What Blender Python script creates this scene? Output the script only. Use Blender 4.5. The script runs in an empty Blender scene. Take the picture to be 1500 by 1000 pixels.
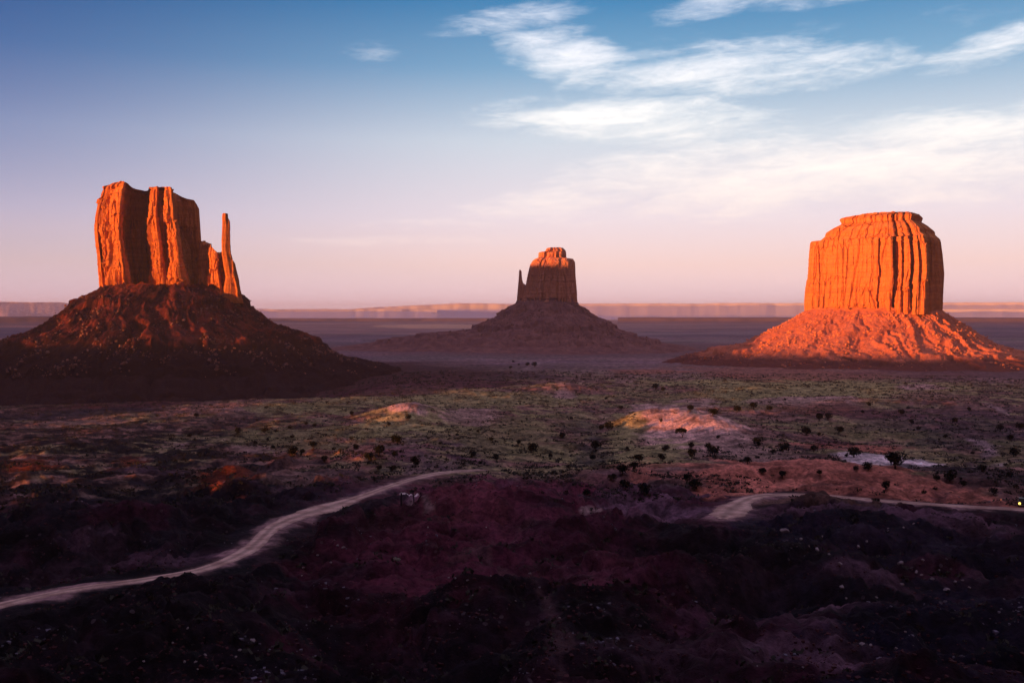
import bpy, math
import numpy as np
from mathutils import Vector
sc = bpy.context.scene
col = sc.collection
rad = math.radians
PI = math.pi

# ------------------------------------------------------------------ camera
F = 1458.0                                # focal length in photo pixels (1500 wide)
PITCH = math.atan(40.0 / F)
CAMZ = 100.0
cam_d = bpy.data.cameras.new("camera")
cam_d.lens = 36.0 * F / 1500.0
cam_d.sensor_width = 36.0
cam_d.clip_start = 0.5
cam_d.clip_end = 90000
cam = bpy.data.objects.new("camera", cam_d)
col.objects.link(cam)
cam.location = (0, 0, CAMZ)
cam.rotation_euler = (PI / 2 - PITCH, 0, 0)
sc.camera = cam

# ------------------------------------------------------------------ light
SUN_HEAD = rad(34)                        # the light travels this way, from +X towards +Y
SUN_EL = rad(1.5)
sd = bpy.data.lights.new("sun", 'SUN')
sd.energy = 5.0
sd.color = (1.0, 0.335, 0.08)
sd.angle = rad(0.5)
sun = bpy.data.objects.new("sun", sd)
col.objects.link(sun)
dv = Vector((math.cos(SUN_HEAD), math.sin(SUN_HEAD), -math.tan(SUN_EL)))
sun.rotation_euler = dv.to_track_quat('-Z', 'Y').to_euler()
sun.location = (-300, -200, 300)

sc.view_settings.view_transform = 'Standard'
sc.view_settings.look = 'None'
sc.view_settings.exposure = 0.98
sc.view_settings.gamma = 1.0
sc.cycles.max_bounces = 4
sc.cycles.diffuse_bounces = 2
sc.cycles.volume_bounces = 0
sc.cycles.transparent_max_bounces = 4


def lin(c):
    return tuple(((v / 255.0) / 12.92 if v <= 10.3 else (((v / 255.0) + 0.055) / 1.055) ** 2.4) for v in c)


class NT:
    """small helper to write node trees as expressions"""
    def __init__(s, nt):
        s.nt = nt

    def node(s, t, **kw):
        n = s.nt.nodes.new(t)
        for k, v in kw.items():
            setattr(n, k, v)
        return n

    def put(s, sock, v):
        if isinstance(v, bpy.types.NodeSocket):
            s.nt.links.new(v, sock)
        elif v is not None:
            sock.default_value = v

    def m(s, op, a, b=None, c=None, clamp=False):
        n = s.node('ShaderNodeMath', operation=op, use_clamp=clamp)
        s.put(n.inputs[0], a)
        s.put(n.inputs[1], b)
        s.put(n.inputs[2], c)
        return n.outputs[0]

    def ss(s, v, a, b):
        n = s.node('ShaderNodeMapRange', interpolation_type='SMOOTHSTEP')
        s.put(n.inputs[0], v)
        n.inputs[1].default_value = a
        n.inputs[2].default_value = b
        return n.outputs[0]

    def mix(s, f, a, b, mode='MIX'):
        n = s.node('ShaderNodeMix', data_type='RGBA', blend_type=mode)
        s.put(n.inputs[0], f)
        for i, v in ((6, a), (7, b)):
            if isinstance(v, tuple):
                v = (v[0], v[1], v[2], 1)
            s.put(n.inputs[i], v)
        return n.outputs[2]

    def xyz(s, a, b, c):
        n = s.node('ShaderNodeCombineXYZ')
        for i, v in enumerate((a, b, c)):
            s.put(n.inputs[i], v)
        return n.outputs[0]

    def noise(s, vec, scale, detail=4, rough=0.55, dist=0.0):
        n = s.node('ShaderNodeTexNoise')
        s.put(n.inputs['Vector'], vec)
        n.inputs['Scale'].default_value = scale
        n.inputs['Detail'].default_value = detail
        n.inputs['Roughness'].default_value = rough
        n.inputs['Distortion'].default_value = dist
        return n.outputs[0]

    def ramp(s, f, stops):
        n = s.node('ShaderNodeValToRGB')
        s.put(n.inputs[0], f)
        cr = n.color_ramp
        while len(cr.elements) < len(stops):
            cr.elements.new(0.5)
        for e, (p, c) in zip(cr.elements, stops):
            e.position = p
            e.color = (c[0], c[1], c[2], 1)
        return n.outputs[0]


# ------------------------------------------------------------------ sky
w = bpy.data.worlds.new("World")
sc.world = w
w.use_nodes = True
wt = w.node_tree
wt.nodes.clear()
W = NT(wt)
sky = W.node('ShaderNodeTexSky', sky_type='NISHITA')
sky.sun_disc = False
sky.sun_elevation = SUN_EL
sky.sun_rotation = math.atan2(-math.cos(SUN_HEAD), -math.sin(SUN_HEAD))
geo = W.node('ShaderNodeTexCoord').outputs['Generated']
sep = W.node('ShaderNodeSeparateXYZ')
W.put(sep.inputs[0], geo)
X, Y, Z = sep.outputs
el = W.m('MULTIPLY', W.m('ARCSINE', Z), 180 / PI)           # degrees above the horizon
az = W.m('MULTIPLY', W.m('ARCTAN2', X, Y), 180 / PI)        # degrees right of straight ahead
t = W.m('DIVIDE', W.m('ADD', el, 5.0), 95.0, clamp=True)


def E(d):
    return (d + 5.0) / 95.0


base = W.ramp(t, [
    (E(-4), lin((215, 190, 205))), (E(0.3), lin((236, 206, 216))), (E(2.8), lin((238, 207, 203))),
    (E(5.5), lin((228, 214, 221))), (E(9.8), lin((200, 209, 220))), (E(13.8), lin((120, 163, 196))),
    (E(17.5), lin((58, 126, 174))), (E(24), lin((60, 92, 138))), (E(36), lin((108, 100, 126))), (E(62), (0.55, 0.47, 0.66)), (E(80), (1.7, 1.45, 1.95))])  # top stop: unseen bright zenith, added as fill for the shaded ground
# the sky deepens to blue violet on the left
lf = W.ss(az, 6.0, -34.0)
hi = W.ss(el, -2.0, 12.0)
lf2 = W.m('MULTIPLY', lf, W.m('MULTIPLY_ADD', hi, 0.80, 0.20))
base = W.mix(W.m('MULTIPLY', lf2, 0.95), base, (0.24, 0.30, 0.54), 'MULTIPLY')
# a little of the physical sky
skyc = W.mix(1.0, sky.outputs[0], (0.06, 0.06, 0.06), 'MULTIPLY')
base = W.mix(0.06, base, skyc)
# clouds
uv = W.xyz(W.m('MULTIPLY', az, 0.10), W.m('MULTIPLY', el, 0.42), 0.0)
warp = W.noise(uv, 1.3, 5, 0.6)
wz = W.m('MULTIPLY', W.m('SUBTRACT', warp, 0.5), 1.0)
uv2 = W.xyz(W.m('MULTIPLY_ADD', az, 0.12, W.m('MULTIPLY', wz, 0.8)), W.m('MULTIPLY_ADD', el, 0.55, W.m('MULTIPLY', az, -0.035)), 3.7)
wisp = W.noise(uv2, 1.7, 6, 0.55, 0.5)
fine = W.noise(W.xyz(W.m('MULTIPLY', az, 0.35), W.m('MULTIPLY_ADD', el, 1.3, W.m('MULTIPLY', wz, 2.0)), 1.0), 2.4, 6, 0.6, 0.4)
# (px, py, half width px, half height px, strength, slant)
CL = [
    (1070, 112, 215, 30, 1.2, 0.02), (915, 180, 195, 28, 1.22, -0.03), (830, 85, 90, 32, 1.15, -0.15),
    (1462, 106, 95, 20, 1.2, 0.24), (1190, 128, 90, 16, 0.45, 0.0),
    (740, 32, 100, 18, 1.0, 0.12), (1040, 22, 90, 14, 1.05, 0.15), (1190, 12, 150, 18, 0.9, 0.0), (535, 95, 48, 22, 0.6, 0.1),
    (800, 302, 120, 20, 1.0, 0.05), (1280, 255, 420, 52, 1.25, 0.06), (1100, 290, 320, 26, 0.8, 0.0), (600, 330, 150, 10, 0.62, 0.0),
    (600, 352, 210, 9, 0.62, 0.02), (1440, 50, 220, 40, 0.30, 0.1), (660, 210, 110, 9, 0.18, 0.0), (1200, 70, 330, 40, 0.32, 0.05),
    (1350, 350, 300, 20, 0.30, 0.0), (980, 60, 120, 18, 0.28, 0.1), (450, 355, 60, 6, 0.2, 0),
]
tot = None
for (px, py, hw, hh, st, sl) in CL:
    a0 = math.degrees(math.atan((px - 750) / F))
    e0 = math.degrees(math.atan((460 - py) / F))
    ra, re = math.degrees(hw / F) * 1.15, math.degrees(hh / F) * 1.25
    da = W.m('SUBTRACT', az, a0)
    de = W.m('SUBTRACT', W.m('SUBTRACT', el, e0), W.m('MULTIPLY', da, sl))
    de = W.m('ADD', de, W.m('MULTIPLY', wz, re * 1.2))
    q = W.m('ADD', W.m('POWER', W.m('DIVIDE', da, ra), 2.0), W.m('POWER', W.m('DIVIDE', de, re), 2.0))
    g = W.m('MULTIPLY', W.m('SUBTRACT', 1.0, W.m('MULTIPLY', q, 0.6), clamp=True), st)
    tot = g if tot is None else W.m('MAXIMUM', tot, g)
tex = W.m('ADD', W.m('MULTIPLY', wisp, 0.75), W.m('MULTIPLY', fine, 0.35))
cm = W.ss(W.m('MULTIPLY_ADD', W.m('SUBTRACT', tex, 0.55), 2.3, tot), 0.3, 1.75)
cm = W.m('MULTIPLY', cm, W.ss(tot, 0.0, 0.5))
ccol = W.ramp(W.m('DIVIDE', el, 18.0, clamp=True), [(0.0, lin((238, 205, 200))), (0.3, lin((246, 228, 220))), (0.6, lin((250, 246, 242))), (1.0, lin((215, 222, 240)))])
fin = W.mix(cm, base, ccol)
# unseen sky beside and behind the viewer, darkened to deepen the shaded faces
back = W.m('MULTIPLY', W.m('MULTIPLY', W.ss(Y, 0.82, 0.50), W.ss(el, 76.0, 46.0)), 0.97)
fin = W.mix(back, fin, (0.035, 0.018, 0.025))
below = W.ss(el, -1.0, -6.0)
fin = W.mix(below, fin, (0.02, 0.015, 0.02))
bg = W.node('ShaderNodeBackground')
W.put(bg.inputs[0], fin)
bg.inputs[1].default_value = 0.63
W.put(W.node('ShaderNodeOutputWorld').inputs[0], bg.outputs[0])

# ------------------------------------------------------------------ noise (numpy)
_rng = np.random.RandomState(7)
_perm = _rng.permutation(256).astype(np.int32)
_perm = np.concatenate([_perm, _perm, _perm])
_g3 = _rng.normal(size=(256, 3)).astype(np.float32)
_g3 /= np.linalg.norm(_g3, axis=1)[:, None]


def noise3(x, y, z):
    x, y, z = np.broadcast_arrays(np.asarray(x, np.float64), np.asarray(y, np.float64), np.asarray(z, np.float64))
    xi, yi, zi = np.floor(x), np.floor(y), np.floor(z)
    xf, yf, zf = (x - xi).astype(np.float32), (y - yi).astype(np.float32), (z - zi).astype(np.float32)
    xi, yi, zi = (xi.astype(np.int64) & 255), (yi.astype(np.int64) & 255), (zi.astype(np.int64) & 255)
    fu, fv, fw = (q * q * q * (q * (q * 6 - 15) + 10) for q in (xf, yf, zf))
    out = 0
    for dx in (0, 1):
        wx = fu if dx else 1 - fu
        px = _perm[xi + dx]
        for dy in (0, 1):
            wy = fv if dy else 1 - fv
            pxy = _perm[px + ((yi + dy) & 255)]
            for dz in (0, 1):
                wz_ = fw if dz else 1 - fw
                g = _g3[_perm[pxy + ((zi + dz) & 255)]]
                out = out + wx * wy * wz_ * (g[..., 0] * (xf - dx) + g[..., 1] * (yf - dy) + g[..., 2] * (zf - dz))
    return out * 1.6


def noise2(x, y, s=0.0):
    return noise3(x, y, 0.37 + s)


def fbm(x, y, z=0.5, o=4, g=0.5):
    r, a, f = 0, 1.0, 1.0
    for i in range(o):
        r = r + a * noise3(np.asarray(x) * f + 17.3 * i, np.asarray(y) * f + 9.1 * i, np.asarray(z) * f + 3.3 * i)
        a *= g
        f *= 2.03
    return r


def ridged(x, y, z=0.5, o=4, g=0.5):
    r, a, f = 0, 1.0, 1.0
    for i in range(o):
        n = 1 - np.abs(noise3(np.asarray(x) * f + 5.3 * i, np.asarray(y) * f + 2.1 * i, np.asarray(z) * f + 8.3 * i)) * 2
        r = r + a * n
        a *= g
        f *= 2.1
    return r


def sstep(v, a, b):
    q = np.clip((v - a) / (b - a), 0, 1)
    return q * q * (3 - 2 * q)


# ------------------------------------------------------------------ photo geometry to places on the ground
def ray(px, py):
    v = -(py - 500.0) / F
    y = math.cos(PITCH) + v * math.sin(PITCH)
    z = -math.sin(PITCH) + v * math.cos(PITCH)
    x = (px - 750.0) / F
    h = math.hypot(x, y)
    return x / h, y / h, z / h            # horizontal unit direction, slope


PROF_PY = [1300, 1000, 960, 900, 840, 800, 760, 730, 700, 690, 665, 633, 600, 575, 560, 545, 532, 520, 510, 500, 490, 480, 474, 470]
PROF_R = [28, 80, 92, 115, 142, 165, 195, 222, 262, 285, 345, 460, 640, 850, 1080, 1480, 1900, 2400, 2950, 3700, 4950, 7300, 10400, 14600]
_pr = np.array(PROF_R, float)
_pz = CAMZ - (np.array(PROF_PY) - 460.0) / F * _pr
_lr = np.log(np.concatenate([[1, 12], _pr, [26000, 60000]]))
_lz = np.concatenate([[98.2, 94], _pz, [0, 0]])


def prof(r):
    lr = np.log(np.maximum(r, 1.0))
    out = 0
    for k in (-0.06, -0.03, 0, 0.03, 0.06):
        out = out + np.interp(lr + k, _lr, _lz)
    return out / 5


# (px, r, height, half width m, half depth m)
BUMPS = [
    (978, 494, 7.0, 28, 28), (1000, 505, 3.5, 14, 20), (935, 500, 3.0, 12, 22), (1048, 468, 6.0, 18, 20), (1085, 430, 2.5, 18, 18), (600, 560, 8.0, 26, 30), (690, 600, 2.5, 26, 24), (830, 900, 6.0, 40, 40),
    (1180, 285, 3.0, 30, 18), (1300, 290, 2.0, 30, 16), (540, 330, 2.0, 22, 20), (1100, 620, 3, 60, 40), (1330, 760, 4, 80, 50),
    (870, 520, -4.0, 20, 60), (840, 340, -3.0, 16, 40), (1320, 470, -3.0, 40, 40),
    # foreground mounds of dark red shale
    (760, 195, 3.2, 14, 11), (690, 205, 2.6, 9, 9), (800, 205, 2.5, 5.5, 5), (480, 172, 3.0, 4.2, 4), (385, 150, 1.9, 3.5, 3.5), (600, 150, 2.6, 9, 6),
    (720, 140, 2.0, 8, 6), (850, 175, 2.2, 6, 5), (880, 150, 2.4, 6, 6), (950, 118, 3.0, 6, 6), (1065, 100, 2.6, 5, 5), (640, 115, 2.0, 7, 6),
    (560, 105, -2.0, 8, 8), (420, 115, -1.5, 9, 8), (270, 130, 1.8, 12, 6), (80, 150, 1.2, 6, 5), (820, 100, 1.6, 4, 8), (700, 90, -1.5, 4, 8),
    (980, 170, -4.0, 8, 9), (1080, 165, -2.5, 9, 9), (1160, 135, -2.5, 9, 8), (1260, 185, 2.8, 4.5, 4), (1240, 150, 1.4, 10, 5), (1400, 150, -2.0, 10, 8),
    (1300, 110, 1.8, 7, 5), (1440, 125, 2.2, 8, 5), (1420, 90, 1.5, 8, 6), (1200, 92, 1.6, 6, 4), (930, 215, -2.0, 9, 9),
    # red knolls on the left
    (340, 285, 3.0, 6, 6), (388, 270, 2.6, 4, 4), (322, 262, 2.4, 5, 4), (352, 248, 2.6, 6, 4), (418, 320, 3.0, 4, 4), (45, 300, 2.6, 6, 5), (190, 310, 2.0, 8, 6),
    (200, 205, 2.4, 12, 8), (80, 185, 1.6, 10, 8), (120, 240, -2, 20, 12), (260, 350, 2, 25, 10), (90, 420, 3, 40, 20), (300, 620, 4, 60, 40),
]


def base_h(x, y):
    r = np.hypot(x, y)
    h = prof(r)
    for (px, rr, hh, su, sv) in BUMPS:
        dx, dy, _ = ray(px, 600)
        cx, cy = dx * rr, dy * rr
        a = (x - cx) * dy - (y - cy) * dx
        b = (x - cx) * dx + (y - cy) * dy
        h = h + hh * np.exp(-((a / su) ** 2 + (b / sv) ** 2))
    azd = np.degrees(np.arctan2(x, y))
    h = h - 25 * sstep(azd, -6, -13) * (y > 0) * sstep(r, 760, 1080) * (1 - sstep(r, 1500, 1900))
    return h


def hit(px, py, fn=None):
    fn = fn or base_h
    dx, dy, s = ray(px, py)
    rs = np.exp(np.linspace(math.log(45), math.log(24000), 2600))
    g = CAMZ + s * rs - fn(dx * rs, dy * rs)
    k = np.argmax(g < 0)
    if k == 0:
        k = 1
    a = g[k - 1] / (g[k - 1] - g[k] + 1e-9)
    r = rs[k - 1] + a * (rs[k] - rs[k - 1])
    return np.array([dx * r, dy * r])


def smooth_line(pts, n):
    pts = np.array(pts, float)
    d = np.concatenate([[0], np.cumsum(np.hypot(*np.diff(pts, axis=0).T))])
    s = np.linspace(0, d[-1], n)
    q = np.stack([np.interp(s, d, pts[:, i]) for i in range(2)], 1)
    for _ in range(int(n / 12)):
        q[1:-1] = (q[:-2] + 2 * q[1:-1] + q[2:]) / 4
    return q


def tz(x, y):                              # profile without bumps, used to lay the roads
    return prof(np.hypot(x, y))


ROAD_L = [(-60, 905), (0, 886), (60, 872), (110, 862), (200, 851), (290, 836), (335, 821), (368, 803), (385, 786), (402, 770), (436, 756), (480, 743), (530, 727), (585, 707), (630, 695), (665, 690), (705, 688)]
ROAD_R = [(1058, 760), (1068, 750), (1082, 738), (1100, 729), (1122, 725), (1155, 724), (1200, 725), (1300, 734), (1400, 741), (1500, 746), (1580, 750)]
WASHES = [  # pale footpaths and dry washes, pixel line and half width in metres
    ([(1420, 640), (1450, 650), (1452, 662), (1440, 668)], 3.0, (0.42, 0.27, 0.28)),
    ([(1440, 594), (1465, 604), (1485, 612)], 2.5, (0.40, 0.25, 0.24)),
    ([(1385, 684), (1420, 680), (1500, 674)], 1.5, (0.36, 0.26, 0.24)),
    ([(745, 548), (770, 542), (790, 530), (760, 526)], 9.0, (0.34, 0.24, 0.24)),
    ([(600, 745), (618, 750), (632, 760)], 0.9, (0.34, 0.24, 0.22)),
    ([(700, 790), (720, 830), (800, 890), (815, 940), (825, 990)], 0.9, (0.17, 0.085, 0.095)),
    ([(780, 770), (700, 800), (660, 830)], 1.4, (0.20, 0.09, 0.10)),
]
road_l = smooth_line([hit(a, b, tz) for a, b in ROAD_L], 260)
road_r = smooth_line([hit(a, b, tz) for a, b in ROAD_R], 260)


def seg_dist(x, y, line):
    shp = x.shape
    xf, yf = x.ravel(), y.ravel()
    out = np.full(xf.shape, 1e9)
    lo, hi = line.min(0) - 40, line.max(0) + 40
    sel = np.where((xf > lo[0]) & (xf < hi[0]) & (yf > lo[1]) & (yf < hi[1]))[0]
    if len(sel):
        L = line[::3]
        best = np.full(len(sel), 1e9)
        xs, ys = xf[sel], yf[sel]
        for a, b in zip(L[:-1], L[1:]):
            ab = b - a
            tt = np.clip(((xs - a[0]) * ab[0] + (ys - a[1]) * ab[1]) / (ab @ ab + 1e-9), 0, 1)
            best = np.minimum(best, np.hypot(xs - a[0] - tt * ab[0], ys - a[1] - tt * ab[1]))
        out[sel] = best
    return out.reshape(shp)


def ground_h(x, y):
    x, y = np.asarray(x, float), np.asarray(y, float)
    r = np.hypot(x, y)
    h = base_h(x, y)
    near = 1 - sstep(r, 200, 330)
    mid = sstep(r, 180, 300) * (1 - sstep(r, 1200, 2600))
    n = near * (3.6 * fbm(x / 27, y / 27, 0.2, 5, 0.55) - 3.0 * np.maximum(ridged(x / 17 + fbm(x / 20, y / 20, 4.0, 2) * 0.5, y / 17, 0.9, 4, 0.55) - 1.0, 0)
                + 0.9 * (ridged(x / 9 + 0.4 * fbm(x / 11, y / 11, 6.0, 2), y / 9, 2.3, 3, 0.6) - 1.0) + 0.30 * ridged(x / 3.1, y / 3.1, 0.3, 3))
    n = n + mid * (2.2 * fbm(x / 70, y / 55, 1.2, 5, 0.55) + 0.5 * ridged(x / 19, y / 12, 2.2, 3) - 0.5)
    n = n + sstep(r, 260, 330) * (1 - sstep(r, 800, 1200)) * 0.45 * (ridged(x / 9 + 0.5 * fbm(x / 12, y / 12, 1.0, 2), y / 13, 3.3, 3, 0.6) - 1.0)
    n = n + sstep(r, 1200, 2600) * (5.0 * fbm(x / 420, y / 420, 2.9, 4, 0.5))
    left = sstep(-x, 20, 60) * sstep(r, 150, 190) * (1 - sstep(r, 320, 520))
    n = n + left * (1.6 * np.abs(fbm(x / 24, y / 13, 7.7, 4, 0.6)) - 0.4)
    dr = np.minimum(seg_dist(x, y, road_l), seg_dist(x, y, road_r))
    k = sstep(dr, 3.5, 13.0)
    return (tz(x, y) * (1 - k) + h * k) + n * k - 0.25 * sstep(dr, 3.4, 4.4) * (1 - sstep(dr, 5, 7.5))


# ------------------------------------------------------------------ mesh helpers
def tag(o, label=None, cat=None, group=None, kind=None):
    if label:
        o['label'] = label
    if cat:
        o['category'] = cat
    if group:
        o['group'] = group
    if kind:
        o['kind'] = kind
    return o


def obj(name, me, parent=None):
    o = bpy.data.objects.new(name, me)
    col.objects.link(o)
    if parent:
        o.parent = parent
    return o


def empty(name, loc=(0, 0, 0), rz=0):
    o = bpy.data.objects.new(name, None)
    col.objects.link(o)
    o.location = loc
    o.rotation_euler = (0, 0, rz)
    o.empty_display_size = 0.5
    return o


def mesh_np(name, co, faces, mat=None, smooth=True, color=None, mats=None):
    """co (n,3); faces (m,4) or (m,3) int array"""
    me = bpy.data.meshes.new(name)
    co = np.ascontiguousarray(co, np.float32)
    faces = np.ascontiguousarray(faces, np.int32)
    k = faces.shape[1]
    me.vertices.add(len(co))
    me.vertices.foreach_set('co', co.ravel())
    me.loops.add(faces.size)
    me.loops.foreach_set('vertex_index', faces.ravel())
    me.polygons.add(len(faces))
    me.polygons.foreach_set('loop_start', np.arange(len(faces), dtype=np.int32) * k)
    me.polygons.foreach_set('loop_total', np.full(len(faces), k, np.int32))
    me.polygons.foreach_set('use_smooth', np.full(len(faces), smooth, bool))
    if color is not None:
        at = me.attributes.new('tint', 'FLOAT_COLOR', 'POINT')
        c4 = np.ones((len(co), 4), np.float32)
        c4[:, :3] = color
        at.data.foreach_set('color', c4.ravel())
    me.update(calc_edges=True)
    me.validate()
    if mat:
        me.materials.append(mat)
    return me


def grid_faces(nr, nc, wrap):
    i = np.arange(nr - 1)[:, None]
    j = np.arange(nc if wrap else nc - 1)[None, :]
    j2 = (j + 1) % nc
    return np.stack([i * nc + j, i * nc + j2, (i + 1) * nc + j2, (i + 1) * nc + j], -1).reshape(-1, 4)


# ------------------------------------------------------------------ materials
def material(name, build):
    m = bpy.data.materials.new(name)
    m.use_nodes = True
    nt = m.node_tree
    nt.nodes.clear()
    N = NT(nt)
    out = N.node('ShaderNodeOutputMaterial')
    p = N.node('ShaderNodeBsdfPrincipled')
    p.inputs['Roughness'].default_value = 0.95
    p.inputs['Specular IOR Level'].default_value = 0.05
    build(N, p)
    N.put(out.inputs[0], p.outputs[0])
    return m


def bump(N, p, h, dist, strength=1.0, normal=None):
    b = N.node('ShaderNodeBump')
    b.inputs['Strength'].default_value = strength
    b.inputs['Distance'].default_value = dist
    N.put(b.inputs['Height'], h)
    if normal is not None:
        N.put(b.inputs['Normal'], normal)
    N.put(p.inputs['Normal'], b.outputs[0])
    return b.outputs[0]


def m_ground(N, p):
    at = N.node('ShaderNodeAttribute', attribute_name='tint').outputs['Color']
    P = N.node('ShaderNodeTexCoord').outputs['Object']
    n1 = N.noise(P, 0.9, 6, 0.65)
    n2 = N.noise(P, 0.11, 5, 0.6, 0.5)
    n3 = N.noise(P, 4.5, 3, 0.6)
    k = N.m('MULTIPLY', N.m('MULTIPLY_ADD', N.ss(n1, 0.28, 0.72), 1.0, 0.5), N.m('MULTIPLY_ADD', N.ss(n2, 0.32, 0.68), 1.1, 0.45))
    kc = N.xyz(k, k, k)
    c = N.mix(1.0, at, kc, 'MULTIPLY')
    v = N.node('ShaderNodeTexVoronoi')
    N.put(v.inputs['Vector'], P)
    v.inputs['Scale'].default_value = 0.55
    peb = N.m('MULTIPLY', N.m('LESS_THAN', v.outputs['Distance'], 0.16), N.ss(N.noise(P, 0.06, 3), 0.52, 0.68))
    c = N.mix(N.m('MULTIPLY', peb, 0.35), c, (0.20, 0.15, 0.17))
    N.put(p.inputs['Base Color'], c)
    nb = bump(N, p, n2, 1.2, 0.6)
    bump(N, p, N.m('ADD', n1, N.m('MULTIPLY', n3, 0.3)), 0.5, 1.0, nb)


def m_rock(c1, c2, c3, band=0.09):
    def f(N, p):
        P = N.node('ShaderNodeTexCoord').outputs['Object']
        s = N.node('ShaderNodeSeparateXYZ')
        N.put(s.inputs[0], P)
        zz = N.m('ADD', s.outputs[2], N.m('MULTIPLY', N.noise(P, 0.02, 3), 9.0))
        st = N.noise(N.xyz(0, 0, zz), band, 5, 0.7)
        stc = N.ss(st, 0.36, 0.66)
        c = N.mix(stc, c1, c2)
        # desert varnish running down the faces
        vs = N.noise(N.xyz(N.m('MULTIPLY', s.outputs[0], 1.0), N.m('MULTIPLY', s.outputs[1], 1.0), N.m('MULTIPLY', s.outputs[2], 0.12)), 0.13, 7, 0.65, 0.3)
        c = N.mix(N.m('MULTIPLY', N.ss(vs, 0.50, 0.72), 0.65), c, c3)
        g = N.noise(P, 0.5, 6, 0.65)
        k = N.m('MULTIPLY_ADD', g, 0.7, 0.65)
        c = N.mix(1.0, c, N.xyz(k, k, k), 'MULTIPLY')
        N.put(p.inputs['Base Color'], c)
        vf = N.noise(N.xyz(s.outputs[0], s.outputs[1], N.m('MULTIPLY', s.outputs[2], 0.18)), 0.35, 6, 0.6)
        nb = bump(N, p, vf, 2.0, 0.8)
        bump(N, p, N.m('ADD', g, N.m('MULTIPLY', st, 1.2)), 0.8, 0.8, nb)
    return f


def m_talus(c1, c2, c3, foot=None, zf=0.0):
    def f(N, p):
        P = N.node('ShaderNodeTexCoord').outputs['Object']
        n = N.noise(P, 0.035, 6, 0.65, 0.4)
        c = N.mix(N.ss(n, 0.42, 0.66), c1, c2)
        v = N.node('ShaderNodeTexVoronoi')
        N.put(v.inputs['Vector'], P)
        v.inputs['Scale'].default_value = 0.22
        peb = N.m('MULTIPLY', N.m('LESS_THAN', v.outputs['Distance'], 0.22), N.ss(N.noise(P, 0.02, 3), 0.42, 0.62))
        c = N.mix(N.m('MULTIPLY', peb, 0.55), c, c3)
        if foot:                            # lower slope coloured darker, standing in for its shade
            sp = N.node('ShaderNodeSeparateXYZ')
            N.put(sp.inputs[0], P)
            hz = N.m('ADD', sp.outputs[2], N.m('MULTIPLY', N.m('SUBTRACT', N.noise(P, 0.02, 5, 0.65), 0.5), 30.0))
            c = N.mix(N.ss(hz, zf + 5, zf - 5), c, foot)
        g = N.noise(P, 0.45, 6, 0.7)
        k = N.m('MULTIPLY_ADD', g, 1.1, 0.45)
        c = N.mix(1.0, c, N.xyz(k, k, k), 'MULTIPLY')
        N.put(p.inputs['Base Color'], c)
        nb = bump(N, p, g, 2.0, 0.8)
        bump(N, p, v.outputs['Distance'], 0.8, 0.5, nb)
    return f


def m_plain(c, v=0.5, sc_=3.0, rough=0.95):
    def f(N, p):
        P = N.node('ShaderNodeTexCoord').outputs['Object']
        g = N.noise(P, sc_, 5, 0.6)
        k = N.m('MULTIPLY_ADD', g, v * 2, 1 - v)
        N.put(p.inputs['Base Color'], N.mix(1.0, c, N.xyz(k, k, k), 'MULTIPLY'))
        p.inputs['Roughness'].default_value = rough
        bump(N, p, g, 0.1 / sc_ * 3, 0.5)
    return f


M = {}
M['ground'] = material('desert_ground', m_ground)
M['west_rock'] = material('sandstone_dark_varnish', m_rock((0.72, 0.26, 0.085), (0.52, 0.175, 0.06), (0.15, 0.055, 0.04)))  # varnish made extra dark to stand in for recess shade as well
M['rock'] = material('sandstone', m_rock((0.78, 0.29, 0.10), (0.60, 0.20, 0.07), (0.36, 0.11, 0.055)))
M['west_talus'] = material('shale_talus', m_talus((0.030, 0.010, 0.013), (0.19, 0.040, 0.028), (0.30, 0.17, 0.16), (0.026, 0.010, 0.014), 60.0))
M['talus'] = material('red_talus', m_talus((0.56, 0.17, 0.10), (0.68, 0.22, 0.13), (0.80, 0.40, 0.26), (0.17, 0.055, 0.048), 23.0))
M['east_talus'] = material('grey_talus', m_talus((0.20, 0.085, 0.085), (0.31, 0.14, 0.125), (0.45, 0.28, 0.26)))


def m_road(N, p):
    P = N.node('ShaderNodeTexCoord').outputs['Object']
    a = N.noise(P, 0.25, 5, 0.6, 0.4)
    b = N.noise(P, 1.8, 4, 0.7)
    c = N.mix(N.ss(a, 0.35, 0.65), (0.36, 0.21, 0.17), (0.60, 0.39, 0.32))
    k = N.m('MULTIPLY_ADD', b, 0.9, 0.55)
    c = N.mix(1.0, c, N.node('ShaderNodeAttribute', attribute_name='tint').outputs['Color'], 'MULTIPLY')
    N.put(p.inputs['Base Color'], N.mix(1.0, c, N.xyz(k, k, k), 'MULTIPLY'))
    bump(N, p, b, 0.12, 0.7)


M['road'] = material('dirt_road_gravel', m_road)
M['stone'] = material('pale_stone', m_plain((0.30, 0.23, 0.24), 0.3, 1.5))
M['rubble'] = material('talus_blocks', m_plain((0.24, 0.125, 0.105), 0.8, 0.08))
M['red_block'] = material('red_sandstone_block', m_plain((0.72, 0.27, 0.15), 0.3, 0.2))
M['leaf'] = material('juniper_foliage', m_plain((0.013, 0.016, 0.012), 0.5, 1.5, 0.9))
M['sage'] = material('sagebrush_leaves', m_plain((0.045, 0.042, 0.034), 0.6, 0.08, 0.9))
M['bark'] = material('juniper_bark', m_plain((0.09, 0.06, 0.05), 0.4, 4))
M['east_rock'] = material('sandstone_pinkish', m_rock((0.82, 0.37, 0.22), (0.66, 0.28, 0.17), (0.42, 0.18, 0.12)))
M['far'] = material('haze_tinted_sandstone', m_rock((0.58, 0.60, 0.80), (0.52, 0.52, 0.70), (0.46, 0.44, 0.62), 0.03))  # lavender haze mixed into the rock colour
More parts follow.
